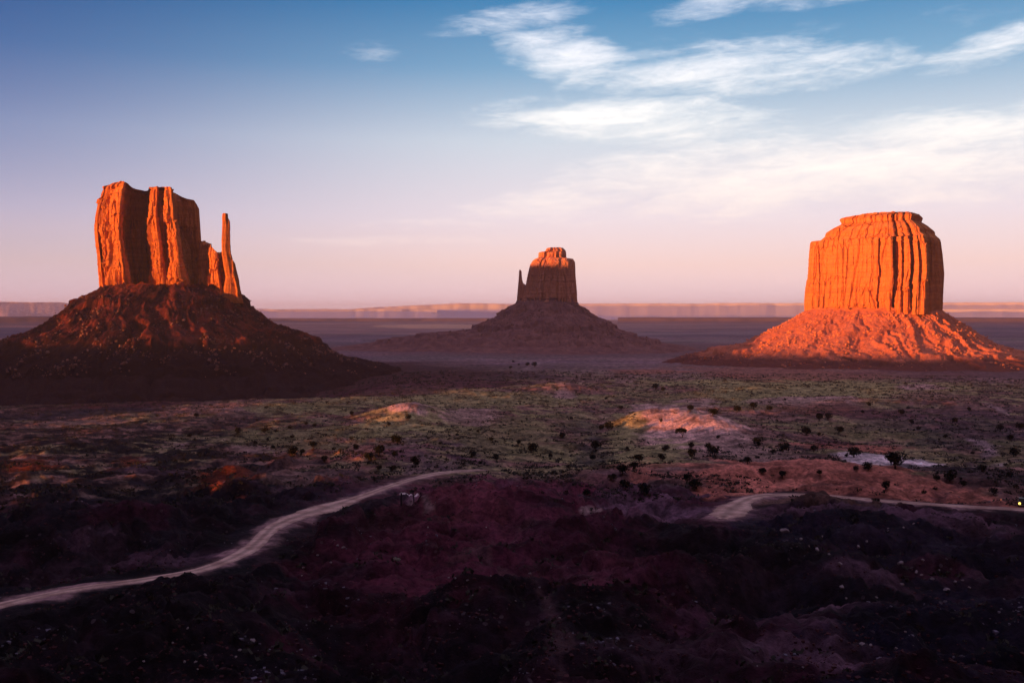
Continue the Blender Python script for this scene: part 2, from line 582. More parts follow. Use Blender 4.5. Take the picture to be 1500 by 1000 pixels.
M['far_pale'] = material('far_pale_slopes', m_talus((0.30, 0.24, 0.34), (0.62, 0.55, 0.62), (0.6, 0.5, 0.55)))
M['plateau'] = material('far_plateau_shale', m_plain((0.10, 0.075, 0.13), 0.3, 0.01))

# ------------------------------------------------------------------ ground
az_d = np.linspace(rad(-31), rad(31), 900)
az_c = np.linspace(rad(31), rad(360 - 31), 92)[1:-1]
AZ = np.concatenate([az_d, az_c])
RR = np.exp(np.arange(math.log(20), math.log(26000), 0.0068))
RR = np.concatenate([[1, 4, 8, 13, 17], RR])
A_, R_ = np.meshgrid(AZ, RR)
GX, GY = R_ * np.sin(A_), R_ * np.cos(A_)
GZ = ground_h(GX, GY)
LRg = np.log(R_)

# ground colours (soil, sand and scrub by place; some sunlight, shade and haze painted in)
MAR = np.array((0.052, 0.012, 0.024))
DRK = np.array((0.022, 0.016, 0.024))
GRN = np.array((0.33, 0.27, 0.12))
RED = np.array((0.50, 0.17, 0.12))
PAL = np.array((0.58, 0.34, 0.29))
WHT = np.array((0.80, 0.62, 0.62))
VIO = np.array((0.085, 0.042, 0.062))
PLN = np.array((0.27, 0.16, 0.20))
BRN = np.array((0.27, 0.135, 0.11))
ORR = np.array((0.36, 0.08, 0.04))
nA = fbm(GX / 34, GY / 34, 5.5, 4, 0.55)
nB = fbm(GX / 9, GY / 7, 8.5, 4, 0.6)
nF = fbm(GX / 600, GY / 300, 1.5, 4, 0.6)
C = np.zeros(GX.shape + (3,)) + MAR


def blend(C, k, c):
    k = np.clip(k, 0, 1)[..., None]
    return C * (1 - k) + c * k


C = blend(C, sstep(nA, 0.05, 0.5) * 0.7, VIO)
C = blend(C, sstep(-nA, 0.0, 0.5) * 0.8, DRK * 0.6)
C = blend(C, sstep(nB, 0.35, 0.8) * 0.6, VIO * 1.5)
k_mid = sstep(R_, 235, 300)
Cm = np.zeros_like(C) + BRN
Cm = blend(Cm, sstep(nA, -0.1, 0.35) * 0.75, GRN)
Cm = blend(Cm, sstep(-nB, 0.0, 0.45) * 0.7, DRK * 1.4)
Cm = blend(Cm, sstep(nB, 0.45, 0.9) * 0.5, PAL * 0.6)
C = C * (1 - k_mid[..., None]) + Cm * k_mid[..., None]
k_far = sstep(R_, 1000, 2000)
Cf = np.zeros_like(C) + PLN
Cf = blend(Cf, sstep(nF, -0.1, 0.4) * 0.7, np.array((0.16, 0.12, 0.105)))
Cf = blend(Cf, sstep(-nF, 0.1, 0.5) * 0.6, np.array((0.30, 0.16, 0.15)))
st_ = fbm(GX / 3000, GY / 500, 4.5, 4, 0.6)
tx_ = fbm(GX / 150, GY / 90, 7.5, 4, 0.65)
Cf = blend(Cf, sstep(tx_, 0.1, 0.5) * 0.6, np.array((0.13, 0.085, 0.10)))
Cf = blend(Cf, sstep(-tx_, 0.2, 0.6) * 0.5, np.array((0.34, 0.21, 0.21)))
Cf = blend(Cf, sstep(st_, 0.2, 0.5) * 0.5, np.array((0.40, 0.28, 0.26)))
Cf = blend(Cf, sstep(-st_, 0.1, 0.4) * 0.6, np.array((0.15, 0.09, 0.12)))
C = C * (1 - k_far[..., None]) + Cf * k_far[..., None]
# left part is blue-violet broken ground, coloured darker in place of shade
kl = sstep(-np.degrees(A_), 6, 17) * (np.cos(A_) > 0) * sstep(R_, 120, 200) * (1 - sstep(R_, 420, 900))
C = blend(C, kl * 0.95 * sstep(nB, 0.7, -0.1), DRK * 0.6)
# (px, py, half width px, half height px, colour, strength)
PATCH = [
    (150, 920, 330, 90, DRK * 0.55, 0.9), (1400, 930, 260, 90, np.array((0.012, 0.011, 0.026)), 0.9), (1150, 850, 180, 60, DRK * 0.7, 0.7), (1300, 790, 240, 30, np.array((0.016, 0.015, 0.032)), 0.75),  # foreground shade painted into the soil of the near corners
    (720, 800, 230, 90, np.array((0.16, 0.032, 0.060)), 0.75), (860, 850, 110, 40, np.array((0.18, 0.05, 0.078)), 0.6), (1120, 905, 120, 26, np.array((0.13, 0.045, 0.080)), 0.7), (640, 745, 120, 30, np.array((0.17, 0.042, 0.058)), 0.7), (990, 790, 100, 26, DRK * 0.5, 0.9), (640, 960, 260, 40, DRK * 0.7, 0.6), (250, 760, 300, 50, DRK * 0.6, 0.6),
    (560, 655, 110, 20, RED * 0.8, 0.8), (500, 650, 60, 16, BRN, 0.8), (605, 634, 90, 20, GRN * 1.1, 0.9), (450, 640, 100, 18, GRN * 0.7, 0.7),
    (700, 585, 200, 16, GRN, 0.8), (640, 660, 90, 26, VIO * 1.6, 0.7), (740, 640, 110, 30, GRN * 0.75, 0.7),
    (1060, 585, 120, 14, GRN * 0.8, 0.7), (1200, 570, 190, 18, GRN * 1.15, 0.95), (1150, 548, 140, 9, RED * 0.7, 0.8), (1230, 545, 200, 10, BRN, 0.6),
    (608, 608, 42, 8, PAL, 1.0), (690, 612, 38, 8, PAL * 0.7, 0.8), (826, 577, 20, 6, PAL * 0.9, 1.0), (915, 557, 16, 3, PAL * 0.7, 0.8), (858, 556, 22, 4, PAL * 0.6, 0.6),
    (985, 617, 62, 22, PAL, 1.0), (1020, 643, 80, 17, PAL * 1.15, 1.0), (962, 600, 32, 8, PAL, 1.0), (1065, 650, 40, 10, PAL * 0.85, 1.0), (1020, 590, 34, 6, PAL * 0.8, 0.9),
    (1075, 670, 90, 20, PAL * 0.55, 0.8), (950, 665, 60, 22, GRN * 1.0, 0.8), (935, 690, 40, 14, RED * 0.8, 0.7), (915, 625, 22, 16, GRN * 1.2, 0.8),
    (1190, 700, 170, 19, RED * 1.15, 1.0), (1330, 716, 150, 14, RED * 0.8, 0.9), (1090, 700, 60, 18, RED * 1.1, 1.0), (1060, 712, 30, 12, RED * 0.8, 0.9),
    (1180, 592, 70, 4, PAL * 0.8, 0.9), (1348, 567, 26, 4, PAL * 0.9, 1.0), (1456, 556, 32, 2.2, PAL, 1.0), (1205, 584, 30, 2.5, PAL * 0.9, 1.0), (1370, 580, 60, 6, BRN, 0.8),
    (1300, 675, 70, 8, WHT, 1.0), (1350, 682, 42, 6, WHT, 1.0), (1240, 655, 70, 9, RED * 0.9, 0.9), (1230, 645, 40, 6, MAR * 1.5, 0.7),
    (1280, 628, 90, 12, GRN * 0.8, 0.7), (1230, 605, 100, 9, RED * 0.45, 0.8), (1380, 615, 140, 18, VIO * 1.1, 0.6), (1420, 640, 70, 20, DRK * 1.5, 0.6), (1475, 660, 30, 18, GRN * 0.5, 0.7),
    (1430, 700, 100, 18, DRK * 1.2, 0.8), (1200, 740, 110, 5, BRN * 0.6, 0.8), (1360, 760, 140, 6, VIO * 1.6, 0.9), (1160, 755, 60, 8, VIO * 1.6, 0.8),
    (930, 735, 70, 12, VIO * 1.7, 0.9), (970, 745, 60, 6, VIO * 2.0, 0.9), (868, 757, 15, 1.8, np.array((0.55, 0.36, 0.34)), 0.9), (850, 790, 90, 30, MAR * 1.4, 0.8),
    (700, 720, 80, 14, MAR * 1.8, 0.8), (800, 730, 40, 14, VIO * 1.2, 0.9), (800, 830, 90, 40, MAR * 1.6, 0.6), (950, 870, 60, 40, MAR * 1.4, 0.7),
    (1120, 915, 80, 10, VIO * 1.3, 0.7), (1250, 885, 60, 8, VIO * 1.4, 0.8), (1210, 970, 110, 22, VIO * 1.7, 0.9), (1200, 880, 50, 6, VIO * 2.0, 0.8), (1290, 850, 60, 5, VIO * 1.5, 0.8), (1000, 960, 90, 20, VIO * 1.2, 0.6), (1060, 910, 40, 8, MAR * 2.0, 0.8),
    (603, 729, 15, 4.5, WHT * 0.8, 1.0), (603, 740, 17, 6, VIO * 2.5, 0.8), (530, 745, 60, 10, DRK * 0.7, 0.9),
    (300, 692, 9, 4, ORR, 0.9), (344, 692, 9, 4, ORR, 1.0), (325, 700, 40, 12, ORR * 0.45, 0.7), (322, 716, 12, 4, ORR, 1.0), (352, 726, 15, 4, ORR * 1.2, 1.0), (395, 676, 9, 3, ORR, 0.9), (48, 685, 28, 9, ORR * 0.7, 0.9), (195, 676, 18, 5, ORR * 0.5, 0.8),  # last sunlight on the knoll tips, painted in orange-red
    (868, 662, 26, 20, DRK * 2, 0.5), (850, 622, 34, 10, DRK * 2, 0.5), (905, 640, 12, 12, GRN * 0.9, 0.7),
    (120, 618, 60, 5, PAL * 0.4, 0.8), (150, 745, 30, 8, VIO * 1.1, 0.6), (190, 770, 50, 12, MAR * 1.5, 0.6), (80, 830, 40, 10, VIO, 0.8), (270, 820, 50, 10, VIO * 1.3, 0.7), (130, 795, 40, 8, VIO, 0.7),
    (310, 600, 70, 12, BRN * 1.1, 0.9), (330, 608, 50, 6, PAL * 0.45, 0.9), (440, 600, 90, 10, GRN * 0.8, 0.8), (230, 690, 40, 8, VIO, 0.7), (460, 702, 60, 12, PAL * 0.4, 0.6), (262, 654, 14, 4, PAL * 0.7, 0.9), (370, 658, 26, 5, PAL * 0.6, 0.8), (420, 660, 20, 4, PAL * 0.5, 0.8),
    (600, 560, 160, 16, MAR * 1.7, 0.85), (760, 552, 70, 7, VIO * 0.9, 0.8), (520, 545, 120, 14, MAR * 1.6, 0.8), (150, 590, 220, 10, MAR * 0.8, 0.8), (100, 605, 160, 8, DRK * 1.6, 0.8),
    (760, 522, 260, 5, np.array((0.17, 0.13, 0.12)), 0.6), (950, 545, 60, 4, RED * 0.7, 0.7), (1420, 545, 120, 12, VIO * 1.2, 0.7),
    (640, 478, 90, 3.0, np.array((0.62, 0.40, 0.28)), 0.9), (600, 470, 240, 2.5, np.array((0.14, 0.09, 0.14)), 0.9), (40, 480, 160, 14, np.array((0.05, 0.06, 0.13)), 0.95), (1250, 470, 330, 3, np.array((0.15, 0.10, 0.15)), 0.8),  # sunlit streak and shaded bands of the far plain, painted on
]
wob_a = fbm(GX / 16, GY / 16, 3.1, 4, 0.6)
scale_w = np.where(R_ > 700, fbm(GX / 160, GY / 160, 3.1, 4, 0.6), wob_a)
for (px, py, hw, hh, c, s) in PATCH:
    dx, dy, sl = ray(px, py)
    p0 = hit(px, py, base_h if c[0] > 0.6 else tz)
    pt = hit(px, py, tz)
    pa, pb = hit(px, py - hh, tz), hit(px, py + hh, tz)
    r0 = np.hypot(*p0)
    ln0 = math.log(r0)
    lnt = math.log(np.hypot(*pt))
    la = max(math.log(np.hypot(*pa)) - lnt, 0.004)
    lb = max(lnt - math.log(np.hypot(*pb)), 0.004)
    a0 = math.atan2(dx, dy)
    da = (A_ - a0) / (hw / F)
    dl = LRg - ln0
    dl = np.where(dl > 0, dl / la, -dl / lb)
    wsm = nB if hw / F * r0 < 9 else scale_w
    q = np.sqrt(da ** 2 + dl ** 2) + (0.28 if c[0] > 0.6 else 0.65) * wsm
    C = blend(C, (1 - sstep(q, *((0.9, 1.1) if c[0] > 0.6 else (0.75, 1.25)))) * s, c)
for pts, hwid, c in WASHES:
    ln_ = smooth_line([hit(a, b, tz) for a, b in pts], 60)
    dd = seg_dist(GX, GY, ln_) + wob_a * hwid * 0.6
    C = blend(C, (1 - sstep(dd + 0.8 * nB * hwid, hwid * 0.3, hwid * 1.3)) * (0.9 if hwid > 1.45 else 0.45), np.array(c))
# scrub speckle
spk = fbm(GX / 3.2, GY / 3.2, 6.6, 3, 0.7)
C = blend(C, sstep(spk, 0.25, 0.6) * 0.45 * k_mid * (1 - k_far), DRK)
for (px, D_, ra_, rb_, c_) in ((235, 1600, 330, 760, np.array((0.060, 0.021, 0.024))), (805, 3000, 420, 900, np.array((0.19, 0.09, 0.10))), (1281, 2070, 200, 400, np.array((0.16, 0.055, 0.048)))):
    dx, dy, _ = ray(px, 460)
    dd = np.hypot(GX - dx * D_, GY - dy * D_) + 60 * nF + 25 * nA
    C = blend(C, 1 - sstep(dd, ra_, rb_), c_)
# dusty shoulders of the dirt roads
dsh = np.minimum(seg_dist(GX, GY, road_l), seg_dist(GX, GY, road_r)) + 2.2 * nB
C = blend(C, (1 - sstep(dsh, 1.8, 3.8)) * 0.7, np.array((0.36, 0.20, 0.20)))
C = C * (1 - 0.42 * (1 - sstep(R_ + 14 * nA, 180, 240))[..., None] * (dsh > 4.5)[..., None])  # near soil darkened again as foreground shade
C = np.clip(C, 0.002, 0.9)
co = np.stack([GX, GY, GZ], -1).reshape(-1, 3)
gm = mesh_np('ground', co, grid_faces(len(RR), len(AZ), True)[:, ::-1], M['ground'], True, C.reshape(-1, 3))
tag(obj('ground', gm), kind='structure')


# exact height of the built ground by bilinear lookup (dense sector only)
def gz_at(x, y):
    x, y = np.asarray(x, float), np.asarray(y, float)
    a = (np.arctan2(x, y) - az_d[0]) / (az_d[1] - az_d[0])
    i = np.clip(np.floor(a).astype(int), 0, len(az_d) - 2)
    fa = np.clip(a - i, 0, 1)
    r = np.hypot(x, y)
    j = np.clip(np.searchsorted(RR, r) - 1, 0, len(RR) - 2)
    fr = np.clip((r - RR[j]) / (RR[j + 1] - RR[j]), 0, 1)
    return ((GZ[j, i] * (1 - fa) + GZ[j, i + 1] * fa) * (1 - fr) + (GZ[j + 1, i] * (1 - fa) + GZ[j + 1, i + 1] * fa) * fr)


def pix_hit(px, py):
    """where the ray through a photo pixel first meets the built ground"""
    dx, dy, s = ray(px, py)
    rs = np.exp(np.linspace(math.log(45), math.log(24000), 3000))
    g = CAMZ + s * rs - gz_at(dx * rs, dy * rs)
    k = max(int(np.argmax(g < 0)), 1)
    a = g[k - 1] / (g[k - 1] - g[k] + 1e-9)
    r = rs[k - 1] + a * (rs[k] - rs[k - 1])
    return dx * r, dy * r, r


# ------------------------------------------------------------------ roads
def road(name, line, hw_fn, label=None):
    tdir = np.gradient(line, axis=0)
    tdir /= np.hypot(*tdir.T)[:, None]
    nrm = np.stack([-tdir[:, 1], tdir[:, 0]], 1)
    K = 13
    rows = []
    for k in np.linspace(-1, 1, K):
        hw = hw_fn(np.linspace(0, 1, len(line))) * (1 + 0.22 * fbm(np.arange(len(line)) / 16.0, 0 * line[:, 0] + (5 if k > 0 else 8), 0.4, 4, 0.6))
        q = line + nrm * (hw * k)[:, None]
        rut = 0.04 * math.cos(k * 2 * PI * 1.5)
        z = gz_at(q[:, 0], q[:, 1]) + 0.10 - 0.16 * abs(k) ** 6 + rut * 0.5
        rows.append(np.column_stack([q, z]))
    P = np.array(rows)
    kk = np.linspace(-1, 1, K)[:, None] + 0.10 * fbm(np.arange(len(line)) / 30.0, 0 * line[:, 0], 2.0, 2)[None, :]
    tr = 1.0 + 0.28 * np.cos(kk * 2 * PI * 1.05 + PI) * (np.abs(kk) < 0.8) - 0.25 * sstep(np.abs(kk), 0.75, 1.0)
    me = mesh_np(name, P.reshape(-1, 3), grid_faces(K, len(line), False), M['road'], True, np.repeat(tr.reshape(-1, 1), 3, 1))
    tag(obj(name, me), kind='structure')


road('dirt_road', road_l, lambda t: 1.7 + 2.6 * np.exp(-((t - 0.52) / 0.06) ** 2) + 1.2 * sstep(t, 0.8, 0.95))
road('dirt_road', road_r, lambda t: (2.3 + 1.7 * (1 - sstep(t, 0.10, 0.28))) * (0.25 + 0.75 * sstep(t, 0.0, 0.06)))


# ------------------------------------------------------------------ buttes
def normals2(u, w_):
    du = np.roll(u, -1) - np.roll(u, 1)
    dw = np.roll(w_, -1) - np.roll(w_, 1)
    L = np.hypot(du, dw) + 1e-9
    return dw / L, -du / L


class Butte:
    def __init__(s, name, px0, D, label, cat='butte'):
        s.px0, s.D = px0, D
        dx, dy, _ = ray(px0, 460)
        s.dx, s.dy = dx, dy
        s.root = empty(name, (dx * D, dy * D, 0), -math.atan2(dx, dy))
        tag(s.root, label, cat)

    def u(s, px):                          # metres right of the centre
        a = np.arctan((np.asarray(px, float) - 750) / F) - math.atan((s.px0 - 750) / F)
        return s.D * np.tan(a)

    def z(s, py, px=None):
        px = s.px0 if px is None else px
        c = math.cos(math.atan((s.px0 - 750) / F))
        return CAMZ + (460 - np.asarray(py, float)) / F * s.D * c

    def column(s, name, foot, Ls, Rs, top, pyb, n, rows, mat, rel=1.0, calm=None, plain_above=None, warp=1.2, near=0.0, flare=0.0, seed=0.0, front=0.0, wpow=0.6, crack=1.0, blocky=1.0):
        """foot: closed outline (s in -1..1, w metres towards the back); Ls/Rs: [(py, px)] outline; top: [(px, py)]"""
        foot = np.array(foot, float)
        m = len(foot)
        D_keep = s.D
        s.D = D_keep + front + near
        uL0, uR0 = s.u(np.interp(pyb, *zip(*sorted(Ls)))), s.u(np.interp(pyb, *zip(*sorted(Rs))))
        su = foot[:, 0] * (uR0 - uL0) / 2
        d = np.hypot(np.diff(np.append(su, su[0])), np.diff(np.append(foot[:, 1], foot[0, 1])))
        cum = np.concatenate([[0], np.cumsum(d)])
        q = np.linspace(0, cum[-1], n, endpoint=False)
        S = np.interp(q, cum, np.append(foot[:, 0], foot[0, 0]))
        Wd = np.interp(q, cum, np.append(foot[:, 1], foot[0, 1]))
        for _ in range(max(1, int(n / 500))):
            S = (np.roll(S, 1) + 2 * S + np.roll(S, -1)) / 4
            Wd = (np.roll(Wd, 1) + 2 * Wd + np.roll(Wd, -1)) / 4
        LZ = sorted([(float(s.z(a)), float(s.u(b))) for a, b in Ls])
        RZ = sorted([(float(s.z(a)), float(s.u(b))) for a, b in Rs])
        lz, lu = zip(*LZ)
        rz, ru = zip(*RZ)
        zb = float(s.z(pyb)) - 6
        tu = s.u([a for a, b in top])
        tzv = s.z([b for a, b in top])
        ucen = (uL0 + uR0) / 2 + S * (uR0 - uL0) / 2
        zt = np.interp(ucen, tu, tzv)
        w0 = (ru[0] - lu[0])
        tt = np.linspace(0, 1, rows)[:, None]
        Zg = zb + tt * (zt[None, :] - zb)
        Lv, Rv = np.interp(Zg, lz, lu), np.interp(Zg, rz, ru)
        U = (Lv + Rv) / 2 + S[None, :] * (Rv - Lv) / 2
        wsc = ((Rv - Lv) / (uR0 - uL0)) ** wpow
        Ws = Wd.copy()
        for _ in range(int(n / 7)):
            Ws = (np.roll(Ws, 1) + np.roll(Ws, -1) + Ws) / 3
        if plain_above:
            kz = sstep(Zg + 4 * fbm(U / 14, 0 * U, seed, 3), float(s.z(plain_above)) - 4, float(s.z(plain_above)) + 4)
        else:
            kz = 0 * Zg
        Wm = front + (Wd[None, :] * (1 - kz) + Ws[None, :] * kz) * wsc
        U = U + warp * rel * fbm(U / 40, Zg / 55, seed + 0.7, 2, 0.5) * (1 - 0.8 * sstep(np.abs(S), 0.85, 1.0)[None, :])
        nu, nw = normals2(ucen, Wd)
        k = int(n / 120) + 1
        for _ in range(k):
            nu = (np.roll(nu, 1) + nu + np.roll(nu, -1)) / 3
            nw = (np.roll(nw, 1) + nw + np.roll(nw, -1)) / 3
        a, b, c = U + seed * 37, Wm + seed * 11, Zg
        arc = q[None, :] + 0.9 * fbm(a / 40, b / 40, c / 45, 2)
        disp = 1.6 * fbm(a / 24, b / 24, c / 110, 3, 0.5) * blocky

        def cells(width, high, amp, joint, sd):
            """slabs between upright joints, each broken off at its own heights"""
            sw = arc / width + 0.35 * noise3(arc / width * 0.6, 0.0, sd + 0.5)
            k0 = np.floor(sw).astype(np.int64)
            fr = sw - k0
            h1 = ((k0 * 7919 + int(sd * 131)) % 997) / 997.0
            zz_ = (c + h1 * high * 3 + 0.12 * high * noise3(a / 7, b / 7, sd)) / (high * (0.6 + 0.8 * h1))
            k1 = np.floor(zz_).astype(np.int64)
            h2 = ((k0 * 104729 + k1 * 7561 + int(sd * 977)) % 1013) / 1013.0
            d_ = amp * (h2 - 0.5) * 2
            e = np.minimum(fr, 1 - fr) * width
            has = ((k0 * 3571 + int(sd * 53)) % 101) / 101.0
            d_ = d_ - joint * (1 - sstep(e, 0.15, 0.75)) * (has > 0.35)
            return d_
        disp += cells(23.0, 95.0, 3.6, 3.6, seed + 1) * blocky
        disp += cells(9.5, 34.0, 1.5, 1.6, seed + 2) * (0.15 + 0.85 * blocky)
        disp += cells(3.7, 9.0, 0.6, 0.4, seed + 3) * (0.35 + 0.65 * blocky)
        cr = 1 - np.abs(noise3(a / 19 + 3, b / 19, c / 210 + 1)) * 2
        disp -= crack * 4.5 * sstep(cr, 0.88, 0.97)
        disp += 0.6 * fbm(a / 3.2, b / 3.2, c / 7, 3, 0.55)
        ledge = fbm(0 * c, 0 * c + seed, (c + 3 * fbm(a / 40, b / 40, 0.3, 2)) / 6.0, 3, 0.6)
        disp += 0.9 * ledge
        if flare:
            low = np.clip(1 - tt / 0.42, 0, 1)
            disp += flare * low ** 1.2 * (0.35 + 1.3 * np.clip(fbm(a / 11, b / 11, c / 130 + 3, 3, 0.6) + 0.25, 0, 1.3))
        edge = 1.0 - 0.0 * S[None, :]
        disp *= rel * edge
        topr = sstep(tt, 0.965, 1.0)
        disp -= topr * 1.6 * rel
        # keep the measured outline: less relief outwards at the extreme left and right
        hold = 1 - 0.85 * sstep(np.abs(S), 0.86, 0.98)[None, :] * np.ones_like(tt)
        disp = np.where(disp > 0, disp * hold, disp)
        U = U + disp * nu[None, :]
        Wm = Wm + disp * nw[None, :]
        Zg = Zg + (0.8 * fbm(U / 9, Wm / 9, 0.7, 3) * sstep(tt, 0.9, 1.0)) * rel
        P = [np.stack([U, Wm, Zg], -1)]
        cu, cw = U[-1].mean(), Wm[-1].mean()
        for k in (0.965, 0.93, 0.88, 0.8, 0.68, 0.5, 0.3, 0.12, 0.02):
            uu = cu + (U[-1] - cu) * k
            ww = cw + (Wm[-1] - cw) * k
            zz = np.interp(uu, tu, tzv) + 0.8 * rel * fbm(uu / 8, ww / 8, 0.5, 3) + 0.3 * rel
            if k < 0.9:
                zz += 1.0 * rel * (1 - k)
            P.append(np.stack([uu, ww, np.maximum(zz, Zg[-1].min())], -1)[None])
        P = np.concatenate(P, 0)
        me = mesh_np(name, P.reshape(-1, 3), grid_faces(P.shape[0], n, True), mat, False)
        o = obj(name, me, s.root)
        s.D = D_keep
        return o

    def talus(s, Ls, Rs, foot, Fr, ncol, mat, pyb, amp=1.0, ledges=(), front=0.0, seed=0.0, zmin=-30, rows=190):
        """Ls, Rs: [(py, px)] outline from the foot of the cliff downwards; Fr: [(py, metres)] extent to the front"""
        Ls, Rs, Fr = sorted(Ls), sorted(Rs), sorted(Fr)
        pys = np.linspace(Ls[0][0] - 3, max(Ls[-1][0], Rs[-1][0], Fr[-1][0]), rows)
        z = s.z(pys)
        lu = s.u(np.interp(pys, *zip(*Ls)))
        ru = s.u(np.interp(pys, *zip(*Rs)))
        fw = np.interp(pys, *zip(*Fr))
        lu[pys < Ls[0][0]] += 10
        ru[pys < Rs[0][0]] -= 10
        # inner outline: half axes from the cliff foot
        th = np.linspace(0, 2 * PI, ncol, endpoint=False)
        cx, sx = np.cos(th), np.sin(th)
        uc = (lu[0] + ru[0]) / 2
        eL, eR = (uc - lu), (ru - uc)
        wb, wf = foot
        e = 0.86
        Uo = np.where(cx[None, :] > 0, eR[:, None], eL[:, None]) * np.sign(cx)[None, :] * np.abs(cx)[None, :] ** e + uc
        Wo = np.where(sx[None, :] > 0, (wb + fw)[:, None], (wf + fw)[:, None]) * np.sign(sx)[None, :] * np.abs(sx)[None, :] ** e + front
        Z = z[:, None] + 0 * Uo
        # gullies that run down the slope and strata that stand out across it
        rr = np.hypot(Uo - uc, Wo - front)
        t_ = np.linspace(0, 1, rows)[:, None]
        ang = th[None, :] + 0.10 * fbm(Uo / 50, Wo / 50, 1.0 + seed, 3)
        ca, sa = np.cos(ang), np.sin(ang)
        gul = ridged(ca * 5.5 + seed, sa * 5.5, t_ * 0.5, 3, 0.55)
        gul2 = ridged(ca * 15 + seed, sa * 15, t_ * 0.9, 3, 0.6)
        fade = (0.25 + 0.75 * sstep(t_, 0.0, 0.22)) * (0.5 + 0.5 * (1 - sstep(t_, 0.75, 1.0)))
        hold = 1 - 0.7 * sstep(np.abs(cx), 0.93, 1.0)[None, :]
        dz = amp * (5.4 * (gul - 1.0) + 2.2 * (gul2 - 1.0) * (1 + 1.2 * fbm(Uo / 60, Wo / 60, 8.0, 2)) + 1.1 * (ridged(Uo / 26, Wo / 26, Z / 25, 4, 0.6) - 1.0)) * fade * hold
        dz += amp * 1.7 * fbm(Uo / 14, Wo / 14, Z / 14, 4, 0.6)
        dz += amp * 3.5 * np.abs(fbm(Uo / 18, Wo / 18, 3.0 + seed, 3)) * (1 - sstep(t_, 0.0, 0.08))
        for (pl, hgt, th0) in ledges:       # hard beds: a step out, then a small cliff
            zl = float(s.z(pl))
            br = sstep(fbm(Uo / 45, Wo / 45, 2.0 + pl * 0.1, 3), th0 - 0.15, th0 + 0.1)
            zz = Z + dz * 0.35
            dz += br * hgt * np.where(zz > zl, sstep(zz, zl + hgt * 4, zl), -0.0) * 0.9
            dz -= br * hgt * 0.5 * np.where(zz <= zl, sstep(zz, zl - hgt * 3, zl), 0)
        Z = Z + dz
        Z[-1] = zmin
        P = np.stack([Uo, Wo, Z], -1)
        s.tal = (P, rows, ncol)
        me = mesh_np('talus_slope', P.reshape(-1, 3), grid_faces(rows, ncol, True)[:, ::-1], mat, True)
        return obj('talus_slope', me, s.root)

    def rubble(s, n, smin, smax, mat, label, t0=0.12, t1=0.9, seed=1, power=2.5, band=None):
        """loose blocks lying on the slope"""
        rg = np.random.RandomState(seed)
        P, rows, nc = s.tal
        vs, fs = [], []
        cube = np.array([(x, y, z) for x in (-1, 1) for y in (-1, 1) for z in (-1, 1)], float)
        cf = np.array([(0, 1, 3, 2), (4, 6, 7, 5), (0, 4, 5, 1), (2, 3, 7, 6), (0, 2, 6, 4), (1, 5, 7, 3)])
        k = 0
        tries = 0
        while k < n and tries < n * 30:
            tries += 1
            j = rg.randint(nc)
            i = int((t0 + (t1 - t0) * rg.rand()) * rows)
            if band and rg.rand() > math.exp(-((i / rows - band[0]) / band[1]) ** 2) + band[2]:
                continue
            p = P[i, j]
            if p[1] > 60:
                continue
            if noise2(p[0] / 30, p[1] / 30, seed) < rg.rand() * 0.5 - 0.25:
                continue
            sz = smin + (smax - smin) * rg.rand() ** power
            q = cube * (sz * (0.5 + 0.5 * rg.rand(3))) * (1 - 0.28 * rg.rand(8, 1))
            a = rg.rand() * 6.28
            b = rg.randn() * 0.4
            Rz = np.array([[math.cos(a), -math.sin(a), 0], [math.sin(a), math.cos(a), 0], [0, 0, 1]])
            Rx = np.array([[1, 0, 0], [0, math.cos(b), -math.sin(b)], [0, math.sin(b), math.cos(b)]])
            vs.append(q @ Rx.T @ Rz.T + p + np.array([0, 0, sz * 0.15]) + np.array([rg.randn() * 2, 0, 0]))
            fs.append(cf + 8 * k)
            k += 1
        me = mesh_np('rubble', np.concatenate(vs), np.concatenate(fs), mat, False)
        o = obj('rubble', me, s.root)
        o['kind'] = 'stuff'
        return o


# --- the butte on the left with a thin pillar
B1 = Butte('sandstone_butte', 235, 1600, 'tall left butte with sunlit buttresses, black recesses and a thin finger pillar')
footW = [(-1.0, 30), (-0.97, 2), (-0.92, -12), (-0.895, 6), (-0.86, 10), (-0.845, -20), (-0.74, -22), (-0.66, -36), (-0.58, -46), (-0.51, -52), (-0.485, -40), (-0.47, -12), (-0.44, 12), (-0.06, 18), (0.035, 6), (0.05, -34),
         (0.07, -52), (0.17, -64), (0.19, -44), (0.33, -50), (0.345, -72), (0.44, -84), (0.48, -88), (0.50, -78), (0.52, -40), (0.58, -14), (0.80, -10), (0.96, -2), (1.0, 14), (0.98, 44), (0.8, 62), (0.2, 74), (-0.5, 66), (-0.85, 54)]
B1.column('cliff', footW,
          [(430, 146), (415, 144), (380, 141), (340, 137), (320, 138), (305, 141), (295, 145), (283, 149), (276, 152), (268, 158)],
          [(436, 306), (400, 303), (365, 300), (352, 297), (330, 294), (305, 292), (296, 291), (285, 289), (268, 285)],
          [(137, 292), (146, 279), (152, 276), (160, 274), (172, 270.5), (180, 270.5), (187, 274), (191, 275), (195, 279.5), (205, 281), (215, 281.5), (225, 279), (235, 278.5), (250, 281), (258, 282.5), (266, 286), (276, 290), (286, 291), (290, 295), (294, 302), (306, 352)],
          428, 1100, 250, M['west_rock'], rel=1.1, flare=8.0, seed=1, crack=1.2, warp=1.8, near=-18)
footR = [(-1, 10), (-0.9, -50), (-0.5, -66), (-0.15, -88), (0.0, -92), (0.06, -70), (0.25, -74), (0.5, -92), (0.75, -104), (0.95, -92), (1.0, -60), (0.7, -10), (0, 16)]
